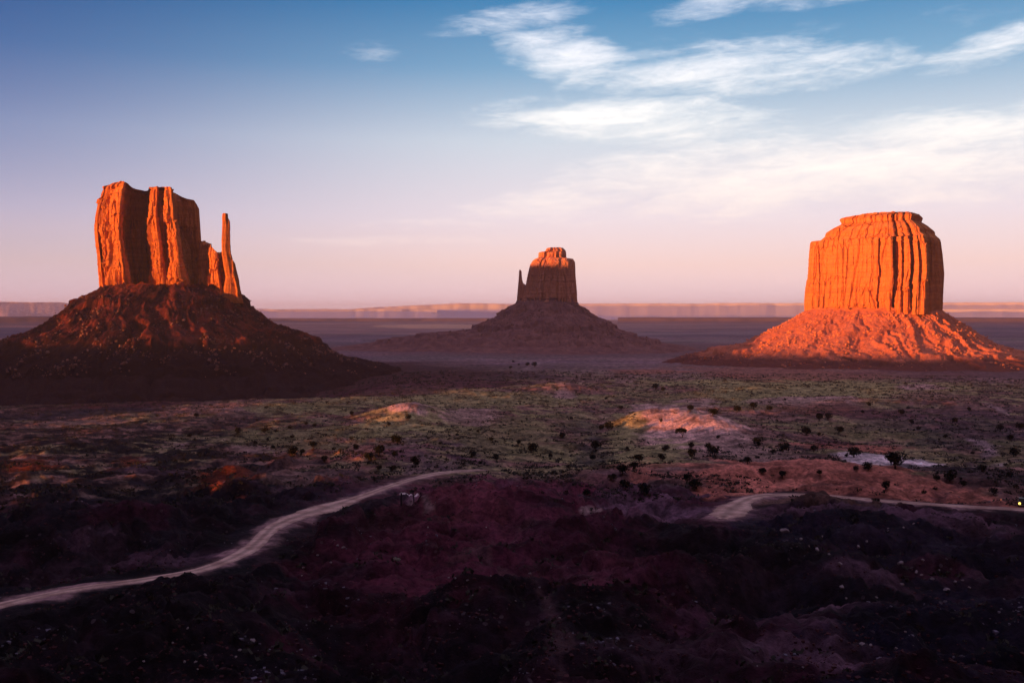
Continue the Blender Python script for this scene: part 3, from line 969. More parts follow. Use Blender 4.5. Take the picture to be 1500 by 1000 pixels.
B1.column('low_ridge', footR,
          [(440, 288), (400, 290), (350, 294)],
          [(440, 354), (425, 352), (415, 350), (400, 346), (385, 343), (375, 340), (365, 338), (350, 337)],
          [(290, 350), (296, 353), (299, 356), (303, 354.5), (307, 356), (310, 361), (313, 366), (318, 370), (323, 369), (326, 368), (330, 372), (336, 378), (342, 386), (346, 402), (350, 416), (354, 432)],
          438, 520, 130, M['west_rock'], rel=0.75, flare=4.0, seed=2, wpow=0.3, front=-10, near=-55)
footT = [(-1, 0), (-0.8, -5.5), (-0.1, -7.5), (0.7, -6), (1, 0), (0.7, 6), (0, 7), (-0.7, 6)]
B1.column('pillar', footT,
          [(440, 324), (405, 331), (385, 327.5), (370, 325.5), (350, 325.3), (340, 326), (325, 326.5), (310, 326.3), (308, 327)],
          [(440, 352), (425, 351), (415, 349.5), (400, 345.5), (385, 343), (378, 341.5), (366, 339), (350, 338.3), (330, 338.3), (322, 338), (317, 335.8), (310, 336), (308, 335.5)],
          [(320, 311), (327, 311), (329, 309.8), (335, 310.5), (337, 311.5), (350, 312)],
          436, 200, 170, M['west_rock'], rel=0.16, seed=3, front=-104, wpow=0.8, crack=0.6)
B1.talus([(424, 150), (432, 136), (440, 124), (447, 104), (452, 97), (462, 86), (470, 72), (480, 56), (490, 38), (498, 18), (505, -4), (515, -28), (524, -60), (545, -80), (575, -170), (610, -320)],
         [(432, 352), (440, 357), (450, 366), (458, 377), (462, 385), (470, 390), (478, 404), (485, 420), (495, 445), (503, 462), (507, 474), (515, 480), (522, 492), (530, 505), (535, 540), (545, 570), (560, 620), (610, 760)],
         (66, 100), [(424, 0), (440, 20), (455, 42), (470, 62), (490, 92), (510, 124), (524, 140), (526, 148), (540, 153), (544, 175), (551, 240), (552, 246), (556, 250), (562, 320), (580, 480), (610, 560)],
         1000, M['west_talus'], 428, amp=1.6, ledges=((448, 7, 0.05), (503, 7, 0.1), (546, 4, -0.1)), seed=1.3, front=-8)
B1.rubble(2600, 0.4, 2.6, M['rubble'], '', 0.1, 0.62, 3, 2.6, band=(0.50, 0.10, 0.25))

# --- the butte in the middle
B2 = Butte('sandstone_butte', 805, 3000, 'distant middle butte in shade, only its stepped cap sunlit, short spike beside it')
footM = [(-1, 20), (-0.98, -20), (-0.8, -46), (-0.4, -56), (-0.1, -60), (0.2, -62), (0.5, -60), (0.66, -56), (0.72, -38), (0.84, -30), (0.97, -16), (1, 20), (0.9, 55), (0.4, 72), (-0.4, 72), (-0.9, 55)]
B2.column('cliff', footM,
          [(442, 764), (425, 768), (417, 770), (406, 772), (393, 775), (387, 777), (382, 780), (379, 784), (377.5, 788.5), (371, 788.8), (369.5, 790), (369, 798), (365.5, 800), (363, 801)],
          [(446, 845.5), (427, 845), (404, 843), (390, 842.5), (384, 842), (379.5, 839.5), (378, 829.5), (370, 829), (367, 828), (364.5, 825.5), (363, 824)],
          [(700, 363.5), (900, 363.5)], 440, 620, 190, M['east_rock'], rel=1.4, flare=5, seed=5, wpow=1.0, crack=0.8)
footS = [(-1, 0), (-0.6, -11), (0.6, -12), (1, 0), (0.6, 12), (-0.6, 11)]
B2.column('pillar', footS, [(446, 756), (440, 757), (422, 758.5), (410, 759.6), (404, 760), (395, 760.6)],
          [(446, 770), (425, 769), (417, 768), (413, 766), (409, 765), (403, 764.4), (397, 764), (395, 763)],
          [(750, 396), (760, 395.5), (762, 395), (764, 397), (770, 398)], 444, 160, 110, M['east_rock'], rel=0.12, seed=6, crack=0.4)
B2.column('low_ridge', footS, [(446, 758), (418, 761)], [(446, 790), (418, 790)],
          [(755, 417), (762, 415), (766, 415.5), (769, 418), (790, 418)], 444, 220, 50, M['east_rock'], rel=0.6, seed=7, front=6)
B2.talus([(441, 757), (445, 755), (448, 749), (453, 741), (458, 731), (462, 729), (467, 725), (474, 712), (480, 700), (484, 684), (488, 660), (493, 610), (500, 555), (508, 500), (516, 420)],
         [(443, 847), (447, 848), (453, 857), (460, 868), (467, 880), (474, 890), (480, 900), (488, 916), (495, 939), (499, 958), (504, 985), (516, 1060)],
         (74, 66), [(441, 0), (450, 28), (460, 62), (470, 98), (480, 140), (486, 170), (488, 190), (494, 230), (500, 300), (508, 420), (516, 560)],
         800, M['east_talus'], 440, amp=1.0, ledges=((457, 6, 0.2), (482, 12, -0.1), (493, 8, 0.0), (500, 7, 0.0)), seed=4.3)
B2.rubble(1500, 0.9, 3.6, M['rubble'], '', 0.1, 0.8, 5, 3.0)

# --- the butte on the right
B3 = Butte('sandstone_butte', 1281, 2070, 'massive block butte standing fully in orange sunlight on a glowing red slope')
footB = [(-1, 40), (-1, 10), (-0.97, -14), (-0.86, -24), (-0.80, -27), (-0.74, -26), (-0.5, -44), (-0.3, -58), (-0.1, -70), (0.055, -78), (0.065, -68), (0.08, -70), (0.09, -80), (0.22, -88), (0.238, -88), (0.25, -52), (0.30, -58),
         (0.325, -90), (0.37, -92), (0.385, -80), (0.41, -82), (0.43, -94), (0.48, -94), (0.50, -62), (0.545, -66), (0.56, -94), (0.60, -96), (0.61, -84), (0.65, -92), (0.70, -94), (0.735, -80), (0.75, -60), (0.80, -62), (0.82, -48), (0.90, -22), (0.97, 6), (1, 40), (0.95, 84), (0.7, 108), (0, 122), (-0.7, 106), (-0.95, 78)]
B3.column('cliff', footB,
          [(460, 1177), (440, 1176.5), (420, 1178), (400, 1180.5), (370, 1182.5), (353, 1184.5), (350.5, 1186), (350, 1199), (344, 1206), (338, 1208), (332, 1218), (327, 1229), (325, 1231), (319, 1228), (317, 1231), (315.5, 1240), (313, 1262)],
          [(460, 1383), (430, 1385), (401, 1386), (385, 1384.5), (372, 1383), (356, 1380.5), (351, 1379), (344, 1371), (339, 1370), (332, 1361), (325.5, 1350), (319, 1352), (315, 1348), (313.5, 1340)],
          [(1150, 316.5), (1230, 317), (1262, 313.8), (1293, 311.8), (1310, 313), (1345, 314.5), (1400, 315)],
          456, 1200, 270, M['rock'], rel=0.9, flare=2.5, seed=9, wpow=0.9, crack=1.0, blocky=0.7, calm=[(-1, 0.4), (-0.3, 0.3), (0.0, 0.45), (0.1, 0.9), (1, 1)], plain_above=347, warp=1.6, near=-22)
B3.talus([(455, 1180), (460, 1174), (466, 1164), (473, 1153), (480, 1139), (488, 1122), (496, 1107), (504, 1092), (509, 1075), (513, 1055), (518, 1032), (524, 1005), (545, 940)],
         [(456, 1381), (462, 1390), (467, 1398), (475, 1411), (482, 1422), (491, 1439), (500, 1455), (507, 1470), (513, 1487), (520, 1530), (530, 1600), (545, 1720)],
         (122, 88), [(455, 0), (465, 18), (475, 38), (485, 62), (495, 86), (505, 112), (515, 150), (520, 190), (530, 280), (545, 420)],
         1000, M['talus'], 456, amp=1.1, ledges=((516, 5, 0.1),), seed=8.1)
B3.rubble(4500, 0.5, 2.8, M['red_block'], '', 0.08, 0.8, 8, 3.0)


# ------------------------------------------------------------------ far mesas, plateaus and the mesas that cast the shade
def ridge(name, mat, az0, az1, D, zt, zb=-5, depth=1500, seed=0, front_amp=0.004, cliff=0.45, n=500, top_amp=0.1, kind='structure', label=None, cat=None, spread=1.6, rough=0.05):
    """an escarpment along an arc: talus, a cliff band, a flat top. zt(deg) gives the height of the top."""
    a = np.radians(np.linspace(az0, az1, n))
    top = np.array([zt(v) for v in np.degrees(a)]) if callable(zt) else np.full(n, float(zt))
    top = top + top_amp * top * fbm(np.degrees(a) * 0.35, 0 * a, seed, 5, 0.55)
    DD = D * (1 + front_amp * fbm(np.degrees(a) * 0.5, 0 * a + 3, seed, 3, 0.5))
    H = top - zb
    rows = []
    prof_ = [(-spread, 0), (-spread * 0.72, 0.10), (-spread * 0.5, 0.2), (-spread * 0.3, 0.33), (-spread * 0.12, 1 - cliff), (-0.06, 1 - cliff * 0.9), (-0.04, 1 - cliff * 0.4), (0.0, 1.0), (0.3, 1.0), (1.0, 1.0)]
    for i, (off, hh) in enumerate(prof_):
        if off <= 0:
            r = DD + off * H * (1 + 0.10 * fbm(np.degrees(a) * 0.9, 0 * a + i * 0.2, seed + 2, 3, 0.5))
        else:
            r = DD + off * depth
        z = zb + hh * H
        if 0 < hh < 0.9:
            z = z + H * rough * fbm(np.degrees(a) * 1.1, 0 * a + i * 0.4, seed + 5, 3, 0.45)
        rows.append(np.stack([r * np.sin(a), r * np.cos(a), z], -1))
    rows.append(np.stack([(DD + depth * 1.02) * np.sin(a), (DD + depth * 1.02) * np.cos(a), 0 * a + zb - 20], -1))
    P = np.array(rows)
    # close the ends
    me = mesh_np(name, P.reshape(-1, 3), grid_faces(P.shape[0], n, False), mat, True)
    o = obj(name, me)
    tag(o, label, cat, kind=kind)
    return o


def pz(py, D):
    return CAMZ + (460 - py) / F * D


def paz(px):
    return math.degrees(math.atan((px - 750) / F))


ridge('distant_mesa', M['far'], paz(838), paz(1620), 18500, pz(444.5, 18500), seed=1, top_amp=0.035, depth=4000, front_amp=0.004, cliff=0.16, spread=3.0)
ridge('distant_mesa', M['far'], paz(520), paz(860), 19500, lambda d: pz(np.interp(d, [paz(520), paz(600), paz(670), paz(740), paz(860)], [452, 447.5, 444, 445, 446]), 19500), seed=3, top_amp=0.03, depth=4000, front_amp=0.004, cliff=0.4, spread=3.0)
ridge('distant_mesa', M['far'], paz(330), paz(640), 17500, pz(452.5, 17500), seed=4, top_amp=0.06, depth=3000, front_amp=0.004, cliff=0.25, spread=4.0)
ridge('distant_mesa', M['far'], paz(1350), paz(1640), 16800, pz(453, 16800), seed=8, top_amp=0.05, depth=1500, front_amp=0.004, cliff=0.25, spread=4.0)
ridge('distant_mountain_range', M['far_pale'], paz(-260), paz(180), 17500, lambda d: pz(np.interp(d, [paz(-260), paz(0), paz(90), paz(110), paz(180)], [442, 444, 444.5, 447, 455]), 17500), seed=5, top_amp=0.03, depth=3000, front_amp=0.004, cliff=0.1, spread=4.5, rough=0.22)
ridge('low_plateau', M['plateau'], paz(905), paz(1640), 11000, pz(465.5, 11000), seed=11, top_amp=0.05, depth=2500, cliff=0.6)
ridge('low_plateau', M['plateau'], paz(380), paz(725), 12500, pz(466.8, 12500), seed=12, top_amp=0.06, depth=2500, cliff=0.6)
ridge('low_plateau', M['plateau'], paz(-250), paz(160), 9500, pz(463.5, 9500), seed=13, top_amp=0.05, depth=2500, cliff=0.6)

# out of the frame, up-sun: the rim and the big mesa whose shade lies over the valley
PROFILE = [(-2600, 150), (-600, 112), (160, 104), (210, 88), (270, 76), (325, 54), (450, 50), (600, 54), (760, 60), (860, 74), (950, 86), (1380, 86), (1430, 84), (1490, 112), (1560, 158), (1680, 205), (1800, 250), (2200, 300), (2360, 312), (2700, 322), (3500, 330), (4200, 120)]
U0 = -800.0
ca, sa = math.cos(SUN_HEAD), math.sin(SUN_HEAD)
pp = np.linspace(-2600, 4200, 900)
hh_ = np.interp(pp, *zip(*PROFILE)) + 2.0 * fbm(pp / 60, 0 * pp, 2.2, 4)
rows = []
for off, k in ((160, 0), (90, 0.35), (30, 0.55), (8, 0.9), (0, 1.0), (-400, 1.0), (-1200, 0.98), (-1250, 0)):
    uu = U0 + off + 12 * fbm(pp / 50, 0 * pp + off * 0.01, 4.4, 3) * (off >= 0) - 12
    zz = np.where(k == 0, -30, hh_ * k)
    rows.append(np.stack([ca * uu - sa * pp, sa * uu + ca * pp, zz + 0 * pp], -1))
P = np.array(rows)
tag(obj('hills', mesh_np('hills', P.reshape(-1, 3), grid_faces(len(rows), len(pp), False)[:, ::-1], M['west_rock'], True)), kind='structure')

#PART2
# ------------------------------------------------------------------ plants
def clump_mesh(name, seed, n, lobes, leaf, mat, flat=0.8, zc=0.45):
    """a crown of unit width made of many small leaf clumps spread over a few lobes"""
    rg = np.random.RandomState(seed)
    L = []
    for i in range(lobes):
        a = rg.rand() * 6.28
        rr_ = 0.22 * rg.rand() ** 0.5
        L.append((rr_ * math.cos(a), rr_ * math.sin(a), zc + 0.22 * (rg.rand() - 0.5), 0.20 + 0.16 * rg.rand()))
    vs, fs = [], []
    for k in range(n):
        cx, cy, cz, rad_ = L[rg.randint(lobes)]
        d = rg.normal(size=3)
        d /= np.linalg.norm(d)
        p = np.array([cx, cy, cz]) + d * rad_ * (0.45 + 0.6 * rg.rand()) * np.array([1, 1, flat])
        if p[2] < 0.02:
            p[2] = 0.02 + 0.05 * rg.rand()
        a, b = rg.normal(size=3), rg.normal(size=3)
        a /= np.linalg.norm(a)
        b -= a * (a @ b)
        b /= np.linalg.norm(b)
        s1, s2 = leaf * (0.6 + 0.8 * rg.rand()), leaf * (0.5 + 0.6 * rg.rand())
        vs += [p - a * s1, p + b * s2, p + a * s1, p - b * s2 * 0.7]
        fs.append((4 * k, 4 * k + 1, 4 * k + 2, 4 * k + 3))
    return mesh_np(name, np.array(vs), np.array(fs), mat, False)


def limbs_mesh(name, segs, mat, k=7):
    """segs: list of (p0, r0, p1, r1) tapered limbs"""
    vs, fs = [], []
    for (p0, r0, p1, r1) in segs:
        p0, p1 = np.array(p0, float), np.array(p1, float)
        d = p1 - p0
        d /= np.linalg.norm(d)
        a = np.cross(d, (0.3, 0.9, 0.1))
        a /= np.linalg.norm(a)
        b = np.cross(d, a)
        o = len(vs)
        for p, r in ((p0, r0), (p1, r1)):
            for j in range(k):
                t_ = 2 * PI * j / k
                vs.append(p + (a * math.cos(t_) + b * math.sin(t_)) * r)
        for j in range(k):
            fs.append((o + j, o + (j + 1) % k, o + k + (j + 1) % k, o + k + j))
    return mesh_np(name, np.array(vs), np.array(fs), mat, True)


crowns = [clump_mesh('crown', 10 + i, 420, 5 + i % 3, 0.060, M['leaf'], 0.85, 0.42) for i in range(5)]
trunks = [limbs_mesh('trunk', [((0, 0, -0.12), 0.05, (0.01, 0, 0.16), 0.038), ((0.01, 0, 0.14), 0.034, (0.13, 0.05, 0.42), 0.014), ((0.01, 0, 0.14), 0.032, (-0.12, -0.06, 0.45), 0.013),
                               ((0.01, 0, 0.15), 0.026, (0.0 + 0.03 * i, 0.1, 0.5), 0.01)], M['bark']) for i in range(3)]
shrubs = [clump_mesh('shrub', 30 + i, 150, 3 + i % 2, 0.085, M['leaf'], 0.75, 0.26) for i in range(3)]

ORD = 'first second third fourth fifth sixth seventh eighth ninth tenth eleventh twelfth thirteenth fourteenth fifteenth sixteenth'.split()
ZONES = [  # first rectangle that holds the pixel names the place
    (0, 365, 560, 800, 'on the dark plain below the tall left butte'),
    (365, 445, 560, 652, 'on the dim scrub slope far left of the pale knoll'),
    (365, 480, 652, 800, 'at the dark lower end of the red slope'),
    (445, 620, 560, 648, 'around the crest of the pale left knoll'),
    (480, 620, 648, 674, 'high on the reddish slope above the left road'),
    (480, 625, 674, 800, 'just above the left dirt road'),
    (620, 760, 560, 800, 'on the grey slope right of the left road'),
    (730, 870, 500, 600, 'by the pale wash below the middle butte'),
    (760, 865, 600, 690, 'in the grey-green hollow left of the dune'),
    (865, 950, 530, 645, 'along the left edge of the pink dune'),
    (865, 960, 645, 697, 'below the left foot of the pink dune'),
    (840, 1025, 697, 800, 'in the purple hollow below the pink dune'),
    (950, 1075, 540, 625, 'behind the crest of the pink dune'),
    (950, 1062, 625, 700, 'along the scrubby front of the pink dune'),
    (1062, 1170, 560, 640, 'on the scrub right of the pink dune crest'),
    (1062, 1215, 640, 672, 'in the row right of the pink dune tail'),
    (1062, 1225, 672, 712, 'on the bare red slope above the right road'),
    (1170, 1300, 560, 645, 'on the dark scrub behind the white sand'),
    (1225, 1330, 645, 712, 'beside the white sand patch'),
    (1300, 1501, 560, 668, 'on the dim scrub at the far right'),
    (1225, 1501, 668, 735, 'between the white sand and the right road'),
]
TREES = """910,599,9 1044,608,14 1052,641,8 1104,599,13 1127,601,10 1080,603,12 892,629,13 881,628,9 872,659,20 868,673,10 919,657,6 974,660,13 936,677,17 930,686,16
970,675,15 1013,657,10 1013,672,18 1037,659,12 1047,666,20 1110,652,15 1095,679,11 1116,693,13 1146,699,12 1132,664,10 1147,661,22 1181,636,16 1192,661,13 1007,704,16
1017,717,20 944,724,24 916,716,18 896,703,16 912,695,18 859,727,14 888,584,6 941,550,4 960,570,10 971,572,9 1011,602,10 824,640,9 807,668,7 837,613,7
1200,616,13 1213,614,10 1200,637,7 1229,633,11 1273,593,8 1264,604,7 1398,619,9 1336,619,8 1465,631,10 1494,628,12 1251,669,19 1272,688,15 1311,686,28 1254,689,10
1201,695,9 1372,703,13 1391,704,20 1424,664,6 1297,716,12 1353,721,8 1369,716,8 1455,724,12 1320,607,10
515,609,9 425,626,8 405,631,8 461,624,8 515,642,7 598,614,9 570,622,7 582,650,17 541,675,16 555,667,17 578,669,11 609,684,19 575,689,13 555,689,11 522,657,11
489,658,7 475,677,11 459,656,12 442,664,9 427,666,16 670,637,7 692,669,12 727,674,12 654,673,6 704,679,7 679,679,7 779,662,16 806,668,7 587,662,6 823,640,9
349,635,10 387,633,11 449,621,7 392,644,6 390,597,7 428,640,8 400,656,8 374,649,8 288,611,9 214,617,6 250,644,5 278,638,8
783,537,10 773,535,8 752,530,5 748,539,7 825,551,4 816,571,4 855,556,7 827,562,4 760,534,4 845,553,4 1330,598,6 1480,645,9 1150,585,5 700,632,6 720,645,8 760,650,9 645,650,6
1345,628,7 1420,600,7 1385,640,8 1240,668,8 1485,668,16 1440,690,14 1410,712,9 1480,700,10"""
items = []
for tk in TREES.split():
    px, py, sz = (float(v) for v in tk.split(','))
    zn = next((z[4].replace(' from left,', '') for z in ZONES if z[0] <= px < z[1] and z[2] <= py < z[3]), 'on the open ground of the valley floor')
    items.append((zn, sz < 8.5, px, py, sz))
items.sort()
cnt = {}
for zn, small, px, py, sz in items:
    cnt[(zn, small)] = cnt.get((zn, small), 0) + 1
seen = {}
rg = np.random.RandomState(5)
TREE_XY = []
for zn, small, px, py, sz in items:
    k = (zn, small)
    seen[k] = seen.get(k, 0) + 1
    n_ = seen[k]
    x, y, r = pix_hit(px, py + 0.5)
    wd = sz * r / F * 1.17
    z = float(gz_at(x, y))
    TREE_XY.append((x, y, wd))
    kind_ = 'small shrub' if small else 'dark round juniper'
    lead = kind_ if cnt[k] == 1 else (('leftmost ' if n_ == 1 else 'rightmost ' if n_ == cnt[k] else ORD[n_ - 1] + ' from left, ') + kind_)
    label = '%s %s' % (lead, zn)
    rz = rg.rand() * 6.28
    s = wd * (0.92 + 0.16 * rg.rand())
    if small:
        o = obj('desert_shrub', shrubs[rg.randint(3)])
        o.location = (x, y, z - 0.04 * s)
        o.scale = (s, s, s * (0.9 + 0.3 * rg.rand()))
        tag(o, label, 'shrub', 'small shrubs dotted over the valley')
    else:
        t_ = empty('juniper_tree', (x, y, z), rz)
        sz_ = s * (0.85 + 0.3 * rg.rand())
        t_.scale = (s * (0.85 + 0.3 * rg.rand()), s * (0.85 + 0.3 * rg.rand()), sz_)
        tag(t_, label, 'tree', 'junipers dotted over the valley')
        obj('trunk', trunks[rg.randint(3)], t_)
        obj('crown', crowns[rg.randint(5)], t_)

# the lone umbrella-shaped tree and the little bush on the dune
x, y, r = pix_hit(998, 640)
z = float(gz_at(x, y))
k = r / F
t_ = empty('juniper_tree', (x, y, z))
tag(t_, 'lone umbrella-shaped tree with bare leaning trunks on the pink dune', 'tree')
obj('trunk', limbs_mesh('trunk', [((1.5 * k, 0, -0.3), 0.7 * k, (2.6 * k, 0, 5 * k), 0.5 * k), ((2.6 * k, 0, 4.8 * k), 0.5 * k, (4.5 * k, 0.5 * k, 9 * k), 0.3 * k), ((1.8 * k, 0, 2 * k), 0.5 * k, (-1.5 * k, 0, 7 * k), 0.35 * k),
                                  ((-1.5 * k, 0, 6.8 * k), 0.35 * k, (-5 * k, 0.5 * k, 9 * k), 0.25 * k), ((2.4 * k, 0, 4 * k), 0.4 * k, (0, -k, 9.5 * k), 0.25 * k)], M['bark']), t_)
rg = np.random.RandomState(77)
vs, fs = [], []
for i in range(900):
    a = rg.rand() * 6.28
    q = rg.rand() ** 0.6
    p = np.array([math.cos(a) * 8.3 * q * k - 0.6 * k, math.sin(a) * 6.0 * q * k, (9.2 + 3.6 * rg.rand() * math.sqrt(max(0, 1 - q * q)) + rg.randn() * 0.5 - (2.4 * (rg.rand() < 0.25) * q)) * k])
    u_, v_ = rg.normal(size=3), rg.normal(size=3)
    s = 0.55 * k
    vs += [p - u_ * s, p + v_ * s, p + u_ * s, p - v_ * s]
    fs.append((4 * i, 4 * i + 1, 4 * i + 2, 4 * i + 3))
obj('crown', mesh_np('crown', np.array(vs), np.array(fs), M['leaf'], False), t_)
x, y, r = pix_hit(968, 619)
o = obj('desert_shrub', clump_mesh('shrub', 91, 130, 3, 0.10, M['sage'], 1.1, 0.4))
o.location = (x, y, float(gz_at(x, y)))
s = 7.5 * r / F
o.scale = (s, s, s * 1.2)
tag(o, 'small reddish brown bush on the pink dune, left of the lone tree', 'shrub')
x, y, r = pix_hit(581, 821)
o = obj('desert_shrub', clump_mesh('shrub', 92, 220, 4, 0.07, bpy.data.materials.new('pale_sage') and material('pale_sage_leaves', m_plain((0.34, 0.33, 0.25), 0.3, 3)), 0.7, 0.3))
o.location = (x, y, float(gz_at(x, y)) - 0.05)
s = 12 * r / F
o.scale = (s, s, s * 0.8)
tag(o, 'pale grey-green round bush alone on the dark red mound in front', 'shrub')

# sagebrush and tufts nobody could count
rg = np.random.RandomState(21)
vs, fs = [], []
k = 0
n_want = 42000
cand = 240000
a = rad(-30) + rad(60) * rg.rand(cand)
r = np.exp(math.log(62) + (math.log(1500) - math.log(62)) * rg.rand(cand) ** 0.8)
X_, Y_ = r * np.sin(a), r * np.cos(a)
dens = fbm(X_ / 22, Y_ / 18, 9.2, 3, 0.6) + 0.15 * sstep(r, 200, 320)
# keep the bare dune, the sand and the road clear
bare = np.zeros(cand)
for (px, py, hw, hh) in ((985, 617, 62, 26), (1020, 640, 74, 16), (1190, 698, 170, 18), (1310, 678, 80, 9), (608, 608, 40, 8), (962, 600, 34, 9), (1330, 716, 150, 12)):
    c0 = hit(px, py, tz)
    ra_, rb_ = np.hypot(*hit(px, py - hh, tz)), np.hypot(*hit(px, py + hh, tz))
    r0 = np.hypot(*c0)
    da = (a - math.atan((px - 750) / F)) / (hw / F)
    dl = np.where(r > r0, (r - r0) / (ra_ - r0), (r0 - r) / (r0 - rb_))
    bare = np.maximum(bare, 1 - sstep(np.hypot(da, dl), 0.8, 1.05))
droad = np.minimum(seg_dist(X_, Y_, road_l), seg_dist(X_, Y_, road_r))
keep = (dens > -0.12 + 0.6 * rg.rand(cand)) & (droad > 7) & (rg.rand(cand) > bare * 0.96) & ((r > 225) | (rg.rand(cand) < 0.10))
idx = np.where(keep)[0][:n_want]
Zs = gz_at(X_, Y_)
rgl = rg
nq = 7
m_ = len(idx)
sz = (0.22 + 0.75 * rgl.rand(m_) ** 2.5) * (1 + sstep(r[idx], 500, 1300) * 1.3)
base_p = np.stack([X_[idx], Y_[idx], Zs[idx]], -1)
off = rgl.normal(size=(m_, nq, 3)) * np.array([0.55, 0.55, 0.25])
off[..., 2] = np.abs(off[..., 2]) + 0.15
pc = base_p[:, None, :] + off * sz[:, None, None]
u_ = rgl.normal(size=(m_, nq, 3))
v_ = rgl.normal(size=(m_, nq, 3))
u_ /= np.linalg.norm(u_, axis=-1, keepdims=True)
v_ /= np.linalg.norm(v_, axis=-1, keepdims=True)
s4 = (sz * 0.42)[:, None, None]
Q = np.stack([pc - u_ * s4, pc + v_ * s4, pc + u_ * s4, pc - v_ * s4], 2).reshape(-1, 3)
tag(obj('sagebrush_cover', mesh_np('sagebrush_cover', Q, np.arange(len(Q)).reshape(-1, 4), M['sage'], False)), kind='stuff')


# loose stones strewn over the near ground
def stones(name, n, r0, r1, smin, smax, mat, seed, thr, sc_n):
    rg = np.random.RandomState(seed)
    cand = n * 12
    a = rad(-29.5) + rad(59) * rg.rand(cand)
    r = r0 * np.exp(math.log(r1 / r0) * rg.rand(cand))
    x, y = r * np.sin(a), r * np.cos(a)
    d = fbm(x / sc_n, y / sc_n, seed * 1.7, 3, 0.6)
    ok = (d > thr + 0.25 * rg.rand(cand)) & (np.minimum(seg_dist(x, y, road_l), seg_dist(x, y, road_r)) > 4.5)
    idx = np.where(ok)[0][:n]
    x, y, m = x[idx], y[idx], len(idx)
    z = gz_at(x, y)
    cube = np.array([(i, j, k) for i in (-1, 1) for j in (-1, 1) for k in (-1, 1)], float)
    cf = np.array([(0, 1, 3, 2), (4, 6, 7, 5), (0, 4, 5, 1), (2, 3, 7, 6), (0, 2, 6, 4), (1, 5, 7, 3)])
    sz = smin + (smax - smin) * rg.rand(m) ** 3
    q = cube[None] * (sz[:, None, None] * (0.45 + 0.55 * rg.rand(m, 1, 3))) * (1 - 0.35 * rg.rand(m, 8, 1))
    t_ = rg.rand(m) * 6.28
    c_, s_ = np.cos(t_)[:, None], np.sin(t_)[:, None]
    Q = np.stack([q[..., 0] * c_ - q[..., 1] * s_, q[..., 0] * s_ + q[..., 1] * c_, q[..., 2] * 0.7 + q[..., 0] * 0.2], -1)
    Q += np.stack([x, y, z], -1)[:, None, :]
    fs = (cf[None] + 8 * np.arange(m)[:, None, None]).reshape(-1, 4)
    tag(obj(name, mesh_np(name, Q.reshape(-1, 3), fs, mat, False)), kind='stuff')


M['dark_stone'] = material('dark_shale_stones', m_plain((0.075, 0.028, 0.033), 0.7, 0.15))
M['grey_stone'] = material('grey_blue_stones', m_plain((0.17, 0.145, 0.19), 0.7, 0.15))
stones('loose_stones', 16000, 70, 260, 0.04, 0.30, M['dark_stone'], 3, -0.15, 12)
stones('pale_gravel', 1400, 85, 420, 0.05, 0.32, M['grey_stone'], 4, 0.38, 16)

# ------------------------------------------------------------------ boulders
def boulder_mesh(seed, mat, sub=3):
    import bmesh
    bm = bmesh.new()
    bmesh.ops.create_icosphere(bm, subdivisions=sub, radius=0.5)
    P = np.array([v.co[:] for v in bm.verts])
    rg = np.random.RandomState(seed)
    for _ in range(9):                      # flat broken faces
        d = rg.normal(size=3)
        d /= np.linalg.norm(d)
        lim = 0.26 + 0.14 * rg.rand()
        q = P @ d
        P = P - np.where(q > lim, q - lim, 0)[:, None] * d
    P = P * (1 + 0.12 * fbm(P[:, 0] * 3 + seed, P[:, 1] * 3, P[:, 2] * 3, 3))[:, None]
    for v, p in zip(bm.verts, P):
        v.co = p
    me = bpy.data.meshes.new('boulder')
    bm.to_mesh(me)
    bm.free()
    me.materials.append(mat)
    return me


bld = [boulder_mesh(i, M['stone']) for i in range(4)]
bred = [boulder_mesh(i + 9, M['red_block']) for i in range(3)]
BZ = [
    (0, 400, 880, 1000, 'on the dark slope at the lower left'),
    (400, 520, 770, 850, 'on the black slope below the left road bend'),
    (1100, 1215, 770, 830, 'in the dark hollow below the right road bend'),
    (1215, 1345, 765, 835, 'on the dark ridge below the right road'),
    (1215, 1500, 835, 885, 'along the blue-black gully on the right'),
    (1150, 1340, 885, 1000, 'on the near purple shelf at the lower right'),
    (600, 900, 730, 1000, 'on the red mounds in the near middle'),
]
BOULDERS = """490,791,3 495,799,5 503,802,5 465,813,4 444,832,5 442,843,3 485,824,5 1149,779,12 1173,790,6 1257,801,6 1301,774,4 1301,778,4 1269,793,5 1196,806,9 1231,826,7 1319,825,9
1262,944,10 1276,945,6 1313,950,7 1326,925,4 1321,856,6 1386,864,9 1399,852,5 1284,875,4 1176,977,4 1234,860,9 275,920,5 253,941,5 270,969,5 286,969,5 301,959,5 351,952,6 371,938,8
345,962,5 211,968,4 290,980,4 1324,773,4 1338,767,4 1343,838,6 1350,842,4 1352,820,5 1240,876,4 667,847,5 685,850,4 712,772,3 627,772,3 657,846,4 719,843,3 755,880,3 820,905,4 660,880,3 1109,975,3
1410,850,4 1420,860,5 1375,835,4 1366,848,5 1205,786,4 1215,812,5 1185,800,4 776,840,5 790,860,4 693,872,4"""
bi = []
for tk in BOULDERS.split():
    px, py, sz = (float(v) for v in tk.split(','))
    zn = next((z[4] for z in BZ if z[0] <= px < z[1] and z[2] <= py < z[3]), 'on the dark foreground')
    bi.append((zn, px, py, sz))
bi.sort()
cnt, seen = {}, {}
for b in bi:
    cnt[b[0]] = cnt.get(b[0], 0) + 1
rg = np.random.RandomState(15)
